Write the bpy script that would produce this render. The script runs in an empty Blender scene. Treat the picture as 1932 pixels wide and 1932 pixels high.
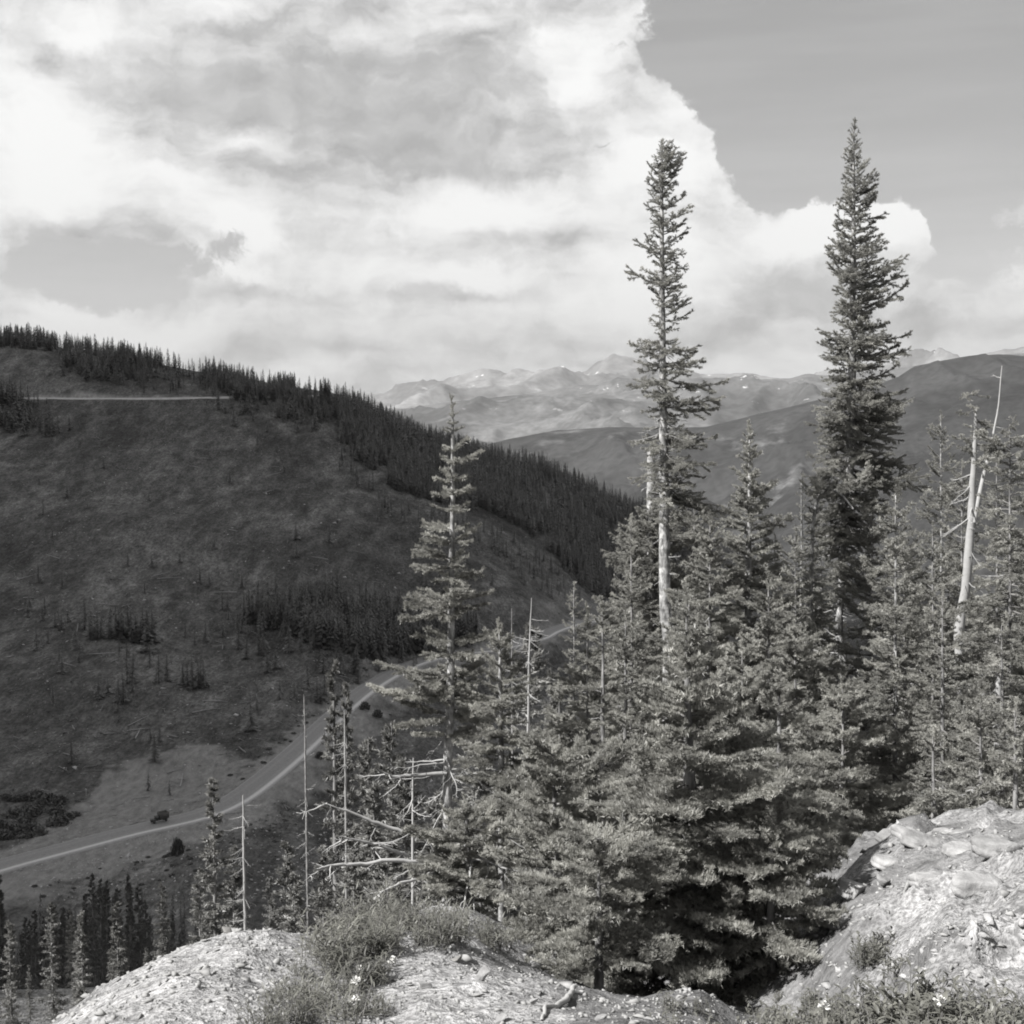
import bpy, math, random
import numpy as np
PI = math.pi
R = math.radians
scene = bpy.context.scene
COL = scene.collection

# ------------------------------------------------------------------ camera
F = 2654.0                      # focal length in units of 1/1932 of the picture width
PITCH = R(4.87)
CP, SP = math.cos(PITCH), math.sin(PITCH)
cam_d = bpy.data.cameras.new('camera')
cam = bpy.data.objects.new('camera', cam_d)
COL.objects.link(cam)
cam.location = (0, 0, 0)
cam.rotation_euler = (PI / 2 - PITCH, 0, 0)
cam_d.sensor_width = 36
cam_d.lens = 36 * F / 1932.0
cam_d.clip_start = 0.1
cam_d.clip_end = 200000
scene.camera = cam

# ------------------------------------------------------------------ sun, exposure
SUN_EL, SUN_AZ = R(46), R(-117)          # azimuth measured from +Y (view direction) to +X
sd = bpy.data.lights.new('sun', 'SUN')
sd.energy = 5.0
sd.angle = R(0.53)
sd.color = (1.0, 0.988, 0.975)
scene.cycles.filter_width = 1.9
sun = bpy.data.objects.new('sun', sd)
COL.objects.link(sun)
sv = (math.sin(SUN_AZ) * math.cos(SUN_EL), math.cos(SUN_AZ) * math.cos(SUN_EL), math.sin(SUN_EL))
from mathutils import Vector
sun.rotation_euler = Vector(sv).to_track_quat('Z', 'Y').to_euler()
sun.location = (0, 0, 50)
vs = scene.view_settings
vs.view_transform = 'Standard'
vs.look = 'None'
vs.exposure = 1.6
vs.gamma = 1.0
vs.use_curve_mapping = False
scene.cycles.use_denoising = True
scene.cycles.max_bounces = 6
scene.cycles.diffuse_bounces = 3
scene.cycles.glossy_bounces = 2
scene.cycles.transparent_max_bounces = 4
scene.cycles.volume_bounces = 0


def px(u, v):
    """pixel (1932 frame) -> (a, s): X/Y and Z/Y of the ray"""
    cx, cy = (u - 966.0) / F, (966.0 - v) / F
    d = CP + cy * SP
    return cx / d, (cy * CP - SP) / d


def P(u, v, Y):
    a, s = px(u, v)
    return np.array([a * Y, Y, s * Y])


def azel(u, v):
    a, s = px(u, v)
    az = math.atan2(a, 1.0)
    el = math.atan2(s, math.sqrt(1 + a * a))
    return az, el


# ------------------------------------------------------------------ world: clear sky with cumulus
class NT:
    def __init__(self, tree):
        self.t = tree
        self.n = tree.nodes
        self.l = tree.links

    def node(self, typ, **kw):
        n = self.n.new(typ)
        for k, v in kw.items():
            setattr(n, k, v)
        return n

    def put(self, sock, v):
        if isinstance(v, bpy.types.NodeSocket):
            self.l.new(v, sock)
        else:
            sock.default_value = v

    def math(self, op, a, b=None, c=None, clamp=False):
        n = self.node('ShaderNodeMath', operation=op, use_clamp=clamp)
        self.put(n.inputs[0], a)
        if b is not None:
            self.put(n.inputs[1], b)
        if c is not None:
            self.put(n.inputs[2], c)
        return n.outputs[0]

    def vmath(self, op, a, b=None, scale=None):
        n = self.node('ShaderNodeVectorMath', operation=op)
        self.put(n.inputs[0], a)
        if b is not None:
            self.put(n.inputs[1], b)
        if scale is not None:
            self.put(n.inputs['Scale'], scale)
        return n.outputs['Value'] if op == 'LENGTH' else n.outputs[0]

    def noise(self, vec, scale, detail=4, rough=0.55, dist=0.0, out='Fac', lac=2.0):
        n = self.node('ShaderNodeTexNoise')
        if vec is not None:
            self.put(n.inputs['Vector'], vec)
        n.inputs['Scale'].default_value = scale
        n.inputs['Detail'].default_value = detail
        n.inputs['Roughness'].default_value = rough
        n.inputs['Lacunarity'].default_value = lac
        n.inputs['Distortion'].default_value = dist
        return n.outputs[out]

    def sstep(self, x, lo, hi, a=0.0, b=1.0):
        n = self.node('ShaderNodeMapRange', interpolation_type='SMOOTHSTEP')
        self.put(n.inputs['Value'], x)
        self.put(n.inputs['From Min'], lo)
        self.put(n.inputs['From Max'], hi)
        self.put(n.inputs['To Min'], a)
        self.put(n.inputs['To Max'], b)
        return n.outputs[0]

    def mixf(self, f, a, b):
        n = self.node('ShaderNodeMix', data_type='FLOAT')
        self.put(n.inputs[0], f)
        self.put(n.inputs[2], a)
        self.put(n.inputs[3], b)
        return n.outputs[0]

    def tint(self, val, rgb=(1, 1, 1)):
        n = self.node('ShaderNodeVectorMath', operation='SCALE')
        n.inputs[0].default_value = rgb
        self.put(n.inputs['Scale'], val)
        return n.outputs[0]

    def attr(self, name):
        n = self.node('ShaderNodeAttribute', attribute_name=name)
        return n.outputs['Fac']


world = bpy.data.worlds.new('World')
scene.world = world
world.use_nodes = True
w = NT(world.node_tree)
w.n.clear()
SKY_STR = 0.1
sky = w.node('ShaderNodeTexSky', sky_type='NISHITA', sun_disc=False)
sky.sun_elevation = SUN_EL
sky.sun_rotation = SUN_AZ
sky.altitude = 3000
sky.air_density = 1.0
sky.dust_density = 1.5
tc = w.node('ShaderNodeTexCoord')
sep = w.node('ShaderNodeSeparateXYZ')
w.l.new(tc.outputs['Generated'], sep.inputs[0])
az = w.math('ARCTAN2', sep.outputs[0], sep.outputs[1])
el = w.math('ARCSINE', sep.outputs[2])
comb = w.node('ShaderNodeCombineXYZ')
w.l.new(az, comb.inputs[0])
w.l.new(el, comb.inputs[1])
pos = comb.outputs[0]
# domain warp
wn = w.noise(pos, 11.0, 8, 0.62, out='Color')
wv = w.vmath('SUBTRACT', wn, (0.5, 0.5, 0.5))
wv = w.vmath('MULTIPLY', wv, (0.085, 0.06, 0.0))
wp = w.vmath('ADD', pos, wv)


def blobs(field, lst):
    for (u, v, ru, rv, rot, wt) in lst:
        a0, e0 = azel(u, v)
        m = w.node('ShaderNodeMapping', vector_type='TEXTURE')
        m.inputs['Location'].default_value = (a0, e0, 0)
        m.inputs['Rotation'].default_value = (0, 0, R(rot))
        m.inputs['Scale'].default_value = (ru / F, rv / F, 1)
        w.l.new(wp, m.inputs['Vector'])
        g = w.node('ShaderNodeTexGradient', gradient_type='QUADRATIC_SPHERE')
        w.l.new(m.outputs[0], g.inputs[0])
        field = w.math('MULTIPLY_ADD', g.outputs['Fac'], wt, field)
    return field


puff = w.noise(w.vmath('MULTIPLY', wp, (1.0, 1.5, 1)), 16.0, 9, 0.62)
broad = w.noise(w.vmath('MULTIPLY', wp, (1.0, 2.2, 1)), 5.0, 4, 0.5)
streak = w.noise(w.vmath('MULTIPLY', pos, (1.0, 9.0, 1)), 4.0, 5, 0.55)
# clear field: > .5 means open sky
CLEAR = [(1730, 130, 700, 330, -8, 1.6), (1350, 60, 400, 150, -35, 1.1), (1240, 110, 130, 60, -35, .6), (1130, 270, 150, 34, 20, .75), (1480, 330, 260, 190, 0, 1.3),
         (1800, 360, 330, 260, 0, 1.2), (1380, 250, 150, 120, 0, .5),
         (210, 505, 300, 110, -6, 1.5), (430, 470, 160, 60, 10, 0.7), (90, 470, 140, 90, 0, .7),
         (1800, 500, 200, 110, 0, .8),
         (1560, 470, 270, 110, 5, -1.6), (1230, 270, 150, 90, 0, -1.2), (1180, 350, 200, 120, 0, -1.2),
         (1400, 480, 140, 80, 0, -.9), (1690, 450, 110, 80, 0, -.9), (1000, 120, 190, 110, -40, -.9)]
cf = w.math('MULTIPLY_ADD', w.math('SUBTRACT', broad, 0.5), 0.9, 0.02)
cf = w.math('MULTIPLY_ADD', w.math('SUBTRACT', puff, 0.5), 1.7, cf)
fine = w.noise(w.vmath('MULTIPLY', wp, (1.0, 1.3, 1)), 45.0, 7, 0.6)
cf = w.math('MULTIPLY_ADD', w.math('SUBTRACT', fine, 0.5), 0.55, cf)
cf = blobs(cf, CLEAR)
clear = w.sstep(cf, 0.32, 0.54)
# no open holes low over the horizon
# shade field: 0 = brilliant white, 1 = grey cloud base
SHADE = [(640, 190, 640, 230, 0, 1.25), (850, 300, 380, 90, -3, .9), (420, 150, 360, 120, 0, .5), (860, 110, 260, 110, 0, .5),
         (150, 420, 230, 60, 0, .8), (520, 330, 260, 60, -8, .6), (1050, 450, 420, 60, 3, .55), (120, 130, 140, 60, 0, .5),
         (620, 560, 380, 40, 0, .6), (700, 650, 700, 40, 0, .65), (1500, 560, 330, 110, 5, 1.0), (1450, 500, 130, 90, 0, .5),
         (1760, 610, 300, 60, 0, .7), (1350, 640, 400, 40, 0, .5), (1150, 560, 120, 50, 0, .3), (440, 545, 180, 40, 5, .6),
         (900, 560, 240, 30, 0, .35), (1000, 200, 260, 130, -25, .35), (900, 690, 700, 28, 0, .3),
         (1560, 440, 220, 70, 10, -1.6), (1230, 300, 220, 100, -20, -1.2), (470, 440, 120, 60, 0, -1.4), (80, 270, 200, 190, 0, -1.2),
         (900, 400, 420, 80, 4, -.9), (150, 60, 130, 60, 0, -.9), (430, 510, 180, 28, -12, -1.0), (880, 530, 190, 38, 3, -1.0),
         (1180, 560, 220, 100, 0, -.9), (1090, 130, 110, 150, -40, -.9), (1020, 60, 80, 60, 0, -.5), (300, 620, 300, 60, 0, -.5), (1250, 470, 160, 110, 0, -1.0),
         (480, 270, 130, 70, 0, -.7), (300, 330, 200, 70, -10, -.5), (1690, 440, 100, 80, 0, -.8), (120, 600, 200, 60, -10, -.7)]
# billows: brighter on the side that faces the sun (left and up)
wps = w.vmath('ADD', wp, (-0.010, 0.012, 0.0))
puff2 = w.noise(w.vmath('MULTIPLY', wps, (1.0, 1.5, 1)), 16.0, 9, 0.62)
mid1 = w.noise(w.vmath('MULTIPLY', wp, (1.0, 1.7, 1)), 8.0, 5, 0.55)
mid2 = w.noise(w.vmath('MULTIPLY', w.vmath('ADD', wp, (-0.02, 0.022, 0.0)), (1.0, 1.7, 1)), 8.0, 5, 0.55)
sf = w.math('MULTIPLY_ADD', w.math('SUBTRACT', puff, 0.5), 0.9, 0.45)
sf = w.math('MULTIPLY_ADD', w.math('SUBTRACT', puff2, puff), 1.5, sf)
sf = w.math('MULTIPLY_ADD', w.math('SUBTRACT', mid2, mid1), 1.5, sf)
sf = w.math('MULTIPLY_ADD', w.math('SUBTRACT', broad, 0.5), 0.8, sf)
sf = w.math('MULTIPLY_ADD', w.math('SUBTRACT', streak, 0.5), 1.0, sf)
sf = blobs(sf, SHADE)
shade = w.sstep(sf, -0.10, 1.25)
CLOUD_W, CLOUD_G = 0.342, 0.178
gdet = w.math('ADD', w.math('MULTIPLY', w.math('SUBTRACT', mid1, mid2), 0.9), w.math('MULTIPLY', w.math('SUBTRACT', puff, puff2), 0.8))
gtex = w.math('ADD', w.sstep(broad, .3, .7, .93, 1.12), gdet)
cloud = w.mixf(shade, CLOUD_W / SKY_STR, w.math('MULTIPLY', gtex, CLOUD_G / SKY_STR))
bw = w.node('ShaderNodeRGBToBW')
w.l.new(sky.outputs[0], bw.inputs[0])
clearv = w.math('MULTIPLY_ADD', bw.outputs[0], 0.25, w.math('MULTIPLY', w.sstep(streak, .35, .7, .93, 1.14), 0.076 / SKY_STR))   # thin veil of high cloud in the open parts
val = w.mixf(clear, cloud, clearv)
low = w.sstep(el, -0.03, 0.0)
val = w.mixf(low, 1.2, val)
bg = w.node('ShaderNodeBackground')
w.l.new(w.tint(val, (1.0, 1.0, 0.995)), bg.inputs['Color'])
bg.inputs['Strength'].default_value = SKY_STR
wo = w.node('ShaderNodeOutputWorld')
w.l.new(bg.outputs[0], wo.inputs['Surface'])
world.cycles.sampling_method = 'MANUAL'
world.cycles.sample_map_resolution = 512


# ------------------------------------------------------------------ helpers: properties, meshes, noise
def tag(o, label=None, cat=None, group=None, kind=None):
    if label: o['label'] = label
    if cat: o['category'] = cat
    if group: o['group'] = group
    if kind: o['kind'] = kind
    return o


def mesh_np(name, verts, faces_list, mats=None, midx=None, smooth=False):
    """faces_list: list of (n,k) int arrays"""
    me = bpy.data.meshes.new(name)
    verts = np.asarray(verts, dtype=np.float32)
    me.vertices.add(len(verts))
    me.vertices.foreach_set('co', verts.ravel())
    faces_list = [np.asarray(f, dtype=np.int32) for f in faces_list if len(f)]
    nl = sum(f.size for f in faces_list)
    npoly = sum(len(f) for f in faces_list)
    me.loops.add(nl)
    me.polygons.add(npoly)
    me.loops.foreach_set('vertex_index', np.concatenate([f.ravel() for f in faces_list]))
    tot = np.concatenate([np.full(len(f), f.shape[1], dtype=np.int32) for f in faces_list])
    st = np.concatenate([[0], np.cumsum(tot)[:-1]]).astype(np.int32)
    me.polygons.foreach_set('loop_start', st)
    if midx is not None:
        me.polygons.foreach_set('material_index', np.asarray(midx, dtype=np.int32))
    for m in (mats or []):
        me.materials.append(m)
    if smooth:
        me.polygons.foreach_set('use_smooth', np.ones(npoly, dtype=bool))
    me.update(calc_edges=True)
    return me


def obj(name, me, parent=None, loc=None, rot=None, scale=None):
    o = bpy.data.objects.new(name, me)
    COL.objects.link(o)
    if parent is not None: o.parent = parent
    if loc is not None: o.location = loc
    if rot is not None: o.rotation_euler = rot
    if scale is not None: o.scale = scale if hasattr(scale, '__len__') else (scale,) * 3
    return o


def empty(name, loc, rz=0):
    o = bpy.data.objects.new(name, None)
    o.empty_display_size = 0.2
    COL.objects.link(o)
    o.location = loc
    o.rotation_euler = (0, 0, rz)
    return o


def hsh(ix, iy, seed):
    h = np.sin(ix * 127.1 + iy * 311.7 + seed * 74.7) * 43758.5453
    return h - np.floor(h)


def vnoise(x, y, seed=0):
    ix, iy = np.floor(x), np.floor(y)
    fx, fy = x - ix, y - iy
    fx = fx * fx * (3 - 2 * fx)
    fy = fy * fy * (3 - 2 * fy)
    a, b = hsh(ix, iy, seed), hsh(ix + 1, iy, seed)
    c, d = hsh(ix, iy + 1, seed), hsh(ix + 1, iy + 1, seed)
    return (a + (b - a) * fx) * (1 - fy) + (c + (d - c) * fx) * fy


def fbm(x, y, octv=4, seed=0, gain=0.5):
    s, amp, tot = 0, 1.0, 0
    for i in range(octv):
        s = s + amp * (vnoise(x, y, seed + i * 13) * 2 - 1)
        tot += amp
        amp *= gain
        x, y = x * 2.03 + 5.2, y * 2.03 + 1.7
    return s / tot


def ridged(x, y, octv=5, seed=0):
    s, amp, tot = 0, 1.0, 0
    for i in range(octv):
        n = 1 - np.abs(vnoise(x, y, seed + i * 17) * 2 - 1)
        s = s + amp * n * n
        tot += amp
        amp *= .5
        x, y = x * 2.1 + 3.1, y * 2.1 + 7.7
    return s / tot


# ------------------------------------------------------------------ materials
def new_mat(name):
    m = bpy.data.materials.new(name)
    m.use_nodes = True
    t = NT(m.node_tree)
    bsdf = [n for n in t.n if n.type == 'BSDF_PRINCIPLED'][0]
    return m, t, bsdf


def bump(t, bsdf, h, strength, dist):
    b = t.node('ShaderNodeBump')
    b.inputs['Strength'].default_value = strength
    b.inputs['Distance'].default_value = dist
    t.put(b.inputs['Height'], h)
    t.l.new(b.outputs[0], bsdf.inputs['Normal'])


def objco(t):
    return t.node('ShaderNodeTexCoord').outputs['Object']


def geopos(t):
    return t.node('ShaderNodeNewGeometry').outputs['Position']


def simple_mat(name, v, tint=(1, 1, 1), var=0.25, nscale=8, rough=0.8, spec=0.25, bmp=0, bd=0.01, detail=4):
    m, t, b = new_mat(name)
    n = t.noise(objco(t), nscale, detail, 0.6)
    val = t.math('MULTIPLY_ADD', t.math('SUBTRACT', n, 0.5), v * var * 2.5, v)
    ri = t.node('ShaderNodeObjectInfo').outputs['Random']
    val = t.math('MULTIPLY', val, t.math('MULTIPLY_ADD', ri, 0.3, 0.85))
    t.l.new(t.tint(val, tint), b.inputs['Base Color'])
    b.inputs['Roughness'].default_value = rough
    b.inputs['Specular IOR Level'].default_value = spec
    if bmp:
        bump(t, b, n, bmp, bd)
    return m


def foliage_mat(name, v, tint, var=0.3, trans=0.42):
    m, t, b = new_mat(name)
    n = t.noise(geopos(t), 5.0, 3, 0.6)
    ri = t.node('ShaderNodeObjectInfo').outputs['Random']
    val = t.math('MULTIPLY', v, t.math('MULTIPLY_ADD', ri, 0.45, 0.78))
    val = t.math('MULTIPLY', val, t.sstep(n, 0.3, 0.7, 1 - var, 1 + var))
    t.l.new(t.tint(val, tint), b.inputs['Base Color'])
    b.inputs['Roughness'].default_value = 0.5
    b.inputs['Specular IOR Level'].default_value = 0.45
    tr = t.node('ShaderNodeBsdfTranslucent')
    t.l.new(t.tint(t.math('MULTIPLY', val, 1.1), tint), tr.inputs['Color'])
    mx = t.node('ShaderNodeMixShader')
    mx.inputs[0].default_value = trans
    t.l.new(b.outputs[0], mx.inputs[1]); t.l.new(tr.outputs[0], mx.inputs[2])
    out = [n for n in t.n if n.type == 'OUTPUT_MATERIAL'][0]
    t.l.new(mx.outputs[0], out.inputs['Surface'])
    return m


OLIVE = (1.0, 0.985, 0.90)
M = {}
M['needles'] = foliage_mat('fir_needles', 0.20, OLIVE, .35, .36)
M['needles_dark'] = foliage_mat('spruce_needles', 0.19, OLIVE, .35, .36)
M['far_foliage'] = foliage_mat('distant_conifer', 0.042, (1, .985, .97), 0.25, 0.0)
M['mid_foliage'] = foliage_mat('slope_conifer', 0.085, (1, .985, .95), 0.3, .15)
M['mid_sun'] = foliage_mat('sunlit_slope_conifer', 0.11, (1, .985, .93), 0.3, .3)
M['twig'] = simple_mat('twig_bark', 0.10, (1, .97, .93))
M['deadwood'] = simple_mat('bleached_deadwood', 0.20, (1, .99, .97), .2, 20)
M['leaf'] = foliage_mat('broad_leaf', 0.105, (1, .99, .87))
M['petal'] = simple_mat('pale_petals', 0.36, (1, .99, .95))
M['rock'] = simple_mat('pale_rock', 0.165, (1, .99, .98), .8, 9, .9, .15, .9, .03, 9)
M['pebble'] = simple_mat('pale_gravel_stone', 0.18, (1, .99, .97), .45, 9, .85)
M['far_rock'] = simple_mat('hillside_stone', 0.30, (1, .99, 1), .3, 2)
M['far_log'] = simple_mat('hillside_log', 0.2, (1, .99, 1), .2, 2)


def bark_mat():
    m, t, b = new_mat('pale_grey_bark')
    co = objco(t)
    sc = t.vmath('MULTIPLY', co, (14, 14, 5))
    n = t.noise(sc, 1.6, 6, 0.65)
    n2 = t.noise(t.vmath('MULTIPLY', co, (1, 1, 3)), 4, 3, .5)
    val = t.sstep(n, 0.36, 0.66, 0.08, 0.30)
    val = t.math('MULTIPLY', val, t.sstep(n2, 0.3, 0.65, 0.6, 1.1))
    t.l.new(t.tint(val, (1, .99, .97)), b.inputs['Base Color'])
    b.inputs['Roughness'].default_value = 0.85
    b.inputs['Specular IOR Level'].default_value = 0.2
    bump(t, b, n, 0.6, 0.012)
    return m


M['bark'] = bark_mat()


def dark_bark():
    m, t, b = new_mat('dark_bark')
    n = t.noise(t.vmath('MULTIPLY', objco(t), (12, 12, 4)), 1.5, 6, 0.65)
    t.l.new(t.tint(t.sstep(n, .35, .65, .05, .17), (1, .98, .96)), b.inputs['Base Color'])
    b.inputs['Roughness'].default_value = 0.9
    bump(t, b, n, 0.6, 0.012)
    return m


M['bark_dark'] = dark_bark()


def terrain_mat():
    m, t, b = new_mat('ground')
    p = geopos(t)
    near = t.attr('near')            # 1 on the gravel shelf by the camera, 0 far off
    dirt = t.attr('dirt')            # graded soil by the roads
    duff_and_shade = t.attr('duff_and_shade')            # needle litter under the trees, plus shade painted into the colour
    # hillside brush: several scales, stones and bleached wood as flecks
    pg = t.vmath('MULTIPLY', p, (1.0, 0.42, 0.8))        # growth and debris run down the slope
    n1 = t.noise(pg, 0.014, 6, 0.62)
    n2 = t.noise(pg, 0.16, 7, 0.72)
    n3 = t.noise(pg, 0.8, 4, 0.75)
    hv = t.sstep(n1, 0.3, 0.72, 0.044, 0.09)
    hv = t.math('MULTIPLY', hv, t.sstep(n2, 0.36, 0.64, 0.68, 1.35))
    n5 = t.noise(pg, 0.045, 5, 0.6, 1.0)
    hv = t.math('MULTIPLY', hv, t.sstep(n5, 0.4, 0.68, 0.85, 1.45))
    hv = t.math('MULTIPLY', hv, t.sstep(n3, 0.33, 0.67, 0.6, 1.45))
    st = t.noise(pg, 0.07, 6, 0.7)
    hv = t.math('MULTIPLY', hv, t.sstep(st, 0.35, 0.65, 0.82, 1.2))
    fl = t.noise(pg, 1.1, 2, 0.5)
    dens = t.sstep(t.noise(p, 0.022, 3, 0.5), 0.45, 0.72)
    fl = t.math('MULTIPLY', t.sstep(fl, 0.66, 0.73), t.math('MULTIPLY_ADD', dens, 0.85, 0.12))
    hv = t.mixf(t.math('MULTIPLY', fl, .75), hv, 0.32)
    # graded dirt
    dn = t.noise(pg, 0.45, 6, 0.65)
    dv = t.sstep(dn, 0.3, 0.7, 0.15, 0.26)
    hv = t.mixf(dirt, hv, dv)
    # gravel shelf
    g1 = t.noise(p, 1.3, 5, 0.6)
    g2 = t.noise(p, 38.0, 4, 0.7)
    g3 = t.noise(p, 9.0, 4, 0.65)
    gv = t.sstep(g1, 0.3, 0.7, 0.14, 0.24)
    gv = t.math('MULTIPLY', gv, t.sstep(g2, 0.36, 0.64, 0.5, 1.2))
    gv = t.math('MULTIPLY', gv, t.sstep(g3, 0.3, 0.68, 0.75, 1.15))
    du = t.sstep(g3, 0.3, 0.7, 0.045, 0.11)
    gv = t.mixf(duff_and_shade, gv, du)
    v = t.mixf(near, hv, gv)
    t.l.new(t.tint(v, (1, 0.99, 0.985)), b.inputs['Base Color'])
    b.inputs['Roughness'].default_value = 0.95
    b.inputs['Specular IOR Level'].default_value = 0.1
    # relief
    hfar = t.math('MULTIPLY_ADD', n2, 5.0, t.math('MULTIPLY', n3, 1.2))
    hnear = t.math('MULTIPLY_ADD', g2, 0.02, t.math('MULTIPLY', g3, 0.07))
    bump(t, b, t.mixf(near, hfar, hnear), 0.8, 1.0)
    return m


M['ground'] = terrain_mat()


def road_mat():
    m, t, b = new_mat('road_gravel')
    lane = t.attr('lane')            # -1 .. 1 across the road
    p = geopos(t)
    n = t.noise(p, 1.2, 5, .6)
    v = t.sstep(n, .3, .7, .115, .15)
    rut = t.math('ABSOLUTE', t.math('SUBTRACT', t.math('ABSOLUTE', lane), 0.42))
    v = t.math('ADD', v, t.sstep(rut, 0.05, 0.16, 0.018, 0.0))
    v = t.math('ADD', v, t.sstep(t.math('ABSOLUTE', t.math('ADD', lane, .86)), 0.06, .34, .22, 0.0))
    v = t.math('ADD', v, t.sstep(t.math('ABSOLUTE', t.math('SUBTRACT', lane, .93)), 0.02, .09, .05, 0.0))
    t.l.new(t.tint(v, (1, .99, 1)), b.inputs['Base Color'])
    b.inputs['Roughness'].default_value = .9
    return m


M['road'] = road_mat()

# ------------------------------------------------------------------ terrain height field
S = lambda v: px(966, v)[1]
ctrl = []   # (u, Y, z)


def cp(u, v, Y): ctrl.append((u, Y, S(v) * Y))
def cz(u, Y, z): ctrl.append((u, Y, z))


UC = (-900, -300, 150, 600, 1000, 1400, 1900, 2500, 3200)
for u in UC:
    cz(u, 1.2, -1.70)
    cz(u, 3.0, -1.76)
# shelf and lip, left
cp(150, 1912, 6.0); cp(300, 1850, 6.6); cp(480, 1795, 7.0); cp(640, 1762, 7.4); cz(-300, 6, -4.0); cz(-80, 6, -3.3)
cz(-900, 6, -3.3)
for u, Y in ((-900, 4.5), (-300, 4.5), (150, 4.6)): cz(u, Y, -2.15 if u > 0 else -2.5)
cp(600, 1870, 5.0)
cz(-300, 9, -6.6); cz(150, 8.6, -5.2); cz(480, 9.4, -5.2); cz(640, 10.0, -5.2)
# middle
cp(900, 1880, 4.6); cp(900, 1800, 6.0); cp(800, 1722, 8.6); cp(1200, 1930, 4.1); cp(1200, 1895, 6.0)
cp(1300, 1880, 7.6); cz(1250, 10, -4.2); cp(1350, 1900, 6.0); cz(850, 12, -5.0); cz(1100, 12, -5.0); cz(1300, 12, -4.8); cp(1000, 1800, 8.0)
# right bank
cp(1640, 1668, 7.6); cp(1680, 1730, 7.0); cz(1570, 5.6, -2.75); cp(1550, 1815, 7.2); cz(1490, 6.4, -3.1); cp(1900, 1915, 4.4); cp(1850, 1820, 5.2)
cp(1700, 1600, 9.4); cp(1850, 1580, 8.6); cp(1900, 1640, 7.2); cp(1750, 1650, 7.4)
cz(2500, 7, -2.3); cz(3200, 7, -2.1)
cz(1700, 14, -5.2); cz(1900, 14, -5.0); cz(2500, 14, -4.4); cz(3200, 14, -4.0)
cz(1500, 20, -8.2); cz(1900, 20, -7.8); cz(2500, 20, -7.0)
for u, o in ((-900, -2), (-300, -1), (150, 0), (600, 0), (1000, .4)):
    cz(u, 20, -11 + o * 1.2 + (1.5 if u > 800 else 0)); cz(u, 50, -24 + o); cz(u, 110, -48 + o)
for u, z in ((1400, -21), (1900, -17), (2500, -12), (3200, -6)):
    cz(u, 50, z); cz(u, 110, z * 2.0)
for u, z1, z2, z3 in ((-900, -94, -114, -128), (150, -94, -112, -126), (600, -93, -111, -122), (1000, -90, -108, -122),
                      (1400, -78, -95, -118), (1900, -60, -75, -100), (3200, -20, -25, -50)):
    cz(u, 200, z1); cz(u, 250, z2); cz(u, 310, z3)
cz(150, 345, -128); cz(-900, 360, -120); cz(-300, 350, -125)
cp(400, 1620, 365); cp(600, 1500, 450); cp(800, 1400, 520); cp(1000, 1300, 640)
# low road corridor
ROAD = [(-700, 1740, 322), (-350, 1700, 340), (-100, 1660, 357), (35, 1627, 373), (140, 1600, 386), (250, 1572, 400), (375, 1541, 415),
        (440, 1510, 430), (500, 1468, 455), (560, 1418, 488), (620, 1362, 530), (690, 1302, 582), (770, 1256, 628),
        (850, 1232, 655), (930, 1222, 668), (1010, 1205, 700), (1040, 1190, 730), (1075, 1178, 760), (1130, 1170, 790), (1250, 1160, 830)]
for (u, v, Y) in ROAD[1:]:
    cp(u, v, Y)
# hillside opposite
HILL = {
    -600: [(1500, 440), (1200, 600), (900, 860), (700, 1060), (520, 1250), (480, 1400)],
    35: [(1500, 440), (1300, 560), (1100, 700), (900, 870), (752, 1020), (650, 1120), (640, 1160)],
    250: [(1450, 470), (1300, 560), (1100, 700), (900, 870), (756, 1020), (680, 1120), (672, 1150)],
    450: [(1350, 530), (1220, 620), (1060, 740), (900, 880), (754, 1030), (712, 1120)],
    640: [(1240, 615), (1100, 710), (900, 900), (765, 1060), (748, 1110)],
    850: [(1150, 710), (1000, 840), (860, 1100), (838, 1160)],
    1030: [(1120, 800), (1000, 940), (900, 1140), (878, 1190)],
    1180: [(1135, 860), (1040, 1010), (950, 1200)],
    1330: [(1150, 900), (1080, 1040), (1010, 1230)],
    1600: [(1150, 900), (1100, 1230)],
}
for u, l in HILL.items():
    for v, Y in l:
        cp(u, v, Y)
    uu, (vv, YY) = u, l[-1]
    zc = S(vv) * YY
    cz(uu, YY * 1.3, zc - 110); cz(uu, YY * 1.8, -330)
for u in (2200, 3200):
    cz(u, 700, -80); cz(u, 900, -120); cz(u, 1230, -220); cz(u, 2200, -340)
ctrl = np.array(ctrl)
KX = 3.2


def ctr_xy(u, Y):
    a = (u - 966.0) / F * 1.0
    return a * KX, np.log(Y)


cx_, cy_ = ctr_xy(ctrl[:, 0], ctrl[:, 1])
cw_ = (ctrl[:, 2] + 1.7) / ctrl[:, 1]


def tps_k(r2):
    return 0.5 * r2 * np.log(r2 + 1e-9)


def tps_fit(x, y, wv_, lam=2e-4):
    n = len(x)
    K = tps_k((x[:, None] - x) ** 2 + (y[:, None] - y) ** 2) + lam * np.eye(n)
    A = np.zeros((n + 3, n + 3))
    A[:n, :n] = K
    A[:n, n] = 1; A[:n, n + 1] = x; A[:n, n + 2] = y
    A[n:, :n] = A[:n, n:].T
    return np.linalg.solve(A, np.concatenate([wv_, [0, 0, 0]]))


sol = tps_fit(cx_, cy_, cw_)


def tps_eval(X, Y):
    out = sol[-3] + sol[-2] * X + sol[-1] * Y
    for i in range(len(cx_)):
        out += sol[i] * tps_k((X - cx_[i]) ** 2 + (Y - cy_[i]) ** 2)
    return out


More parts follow.
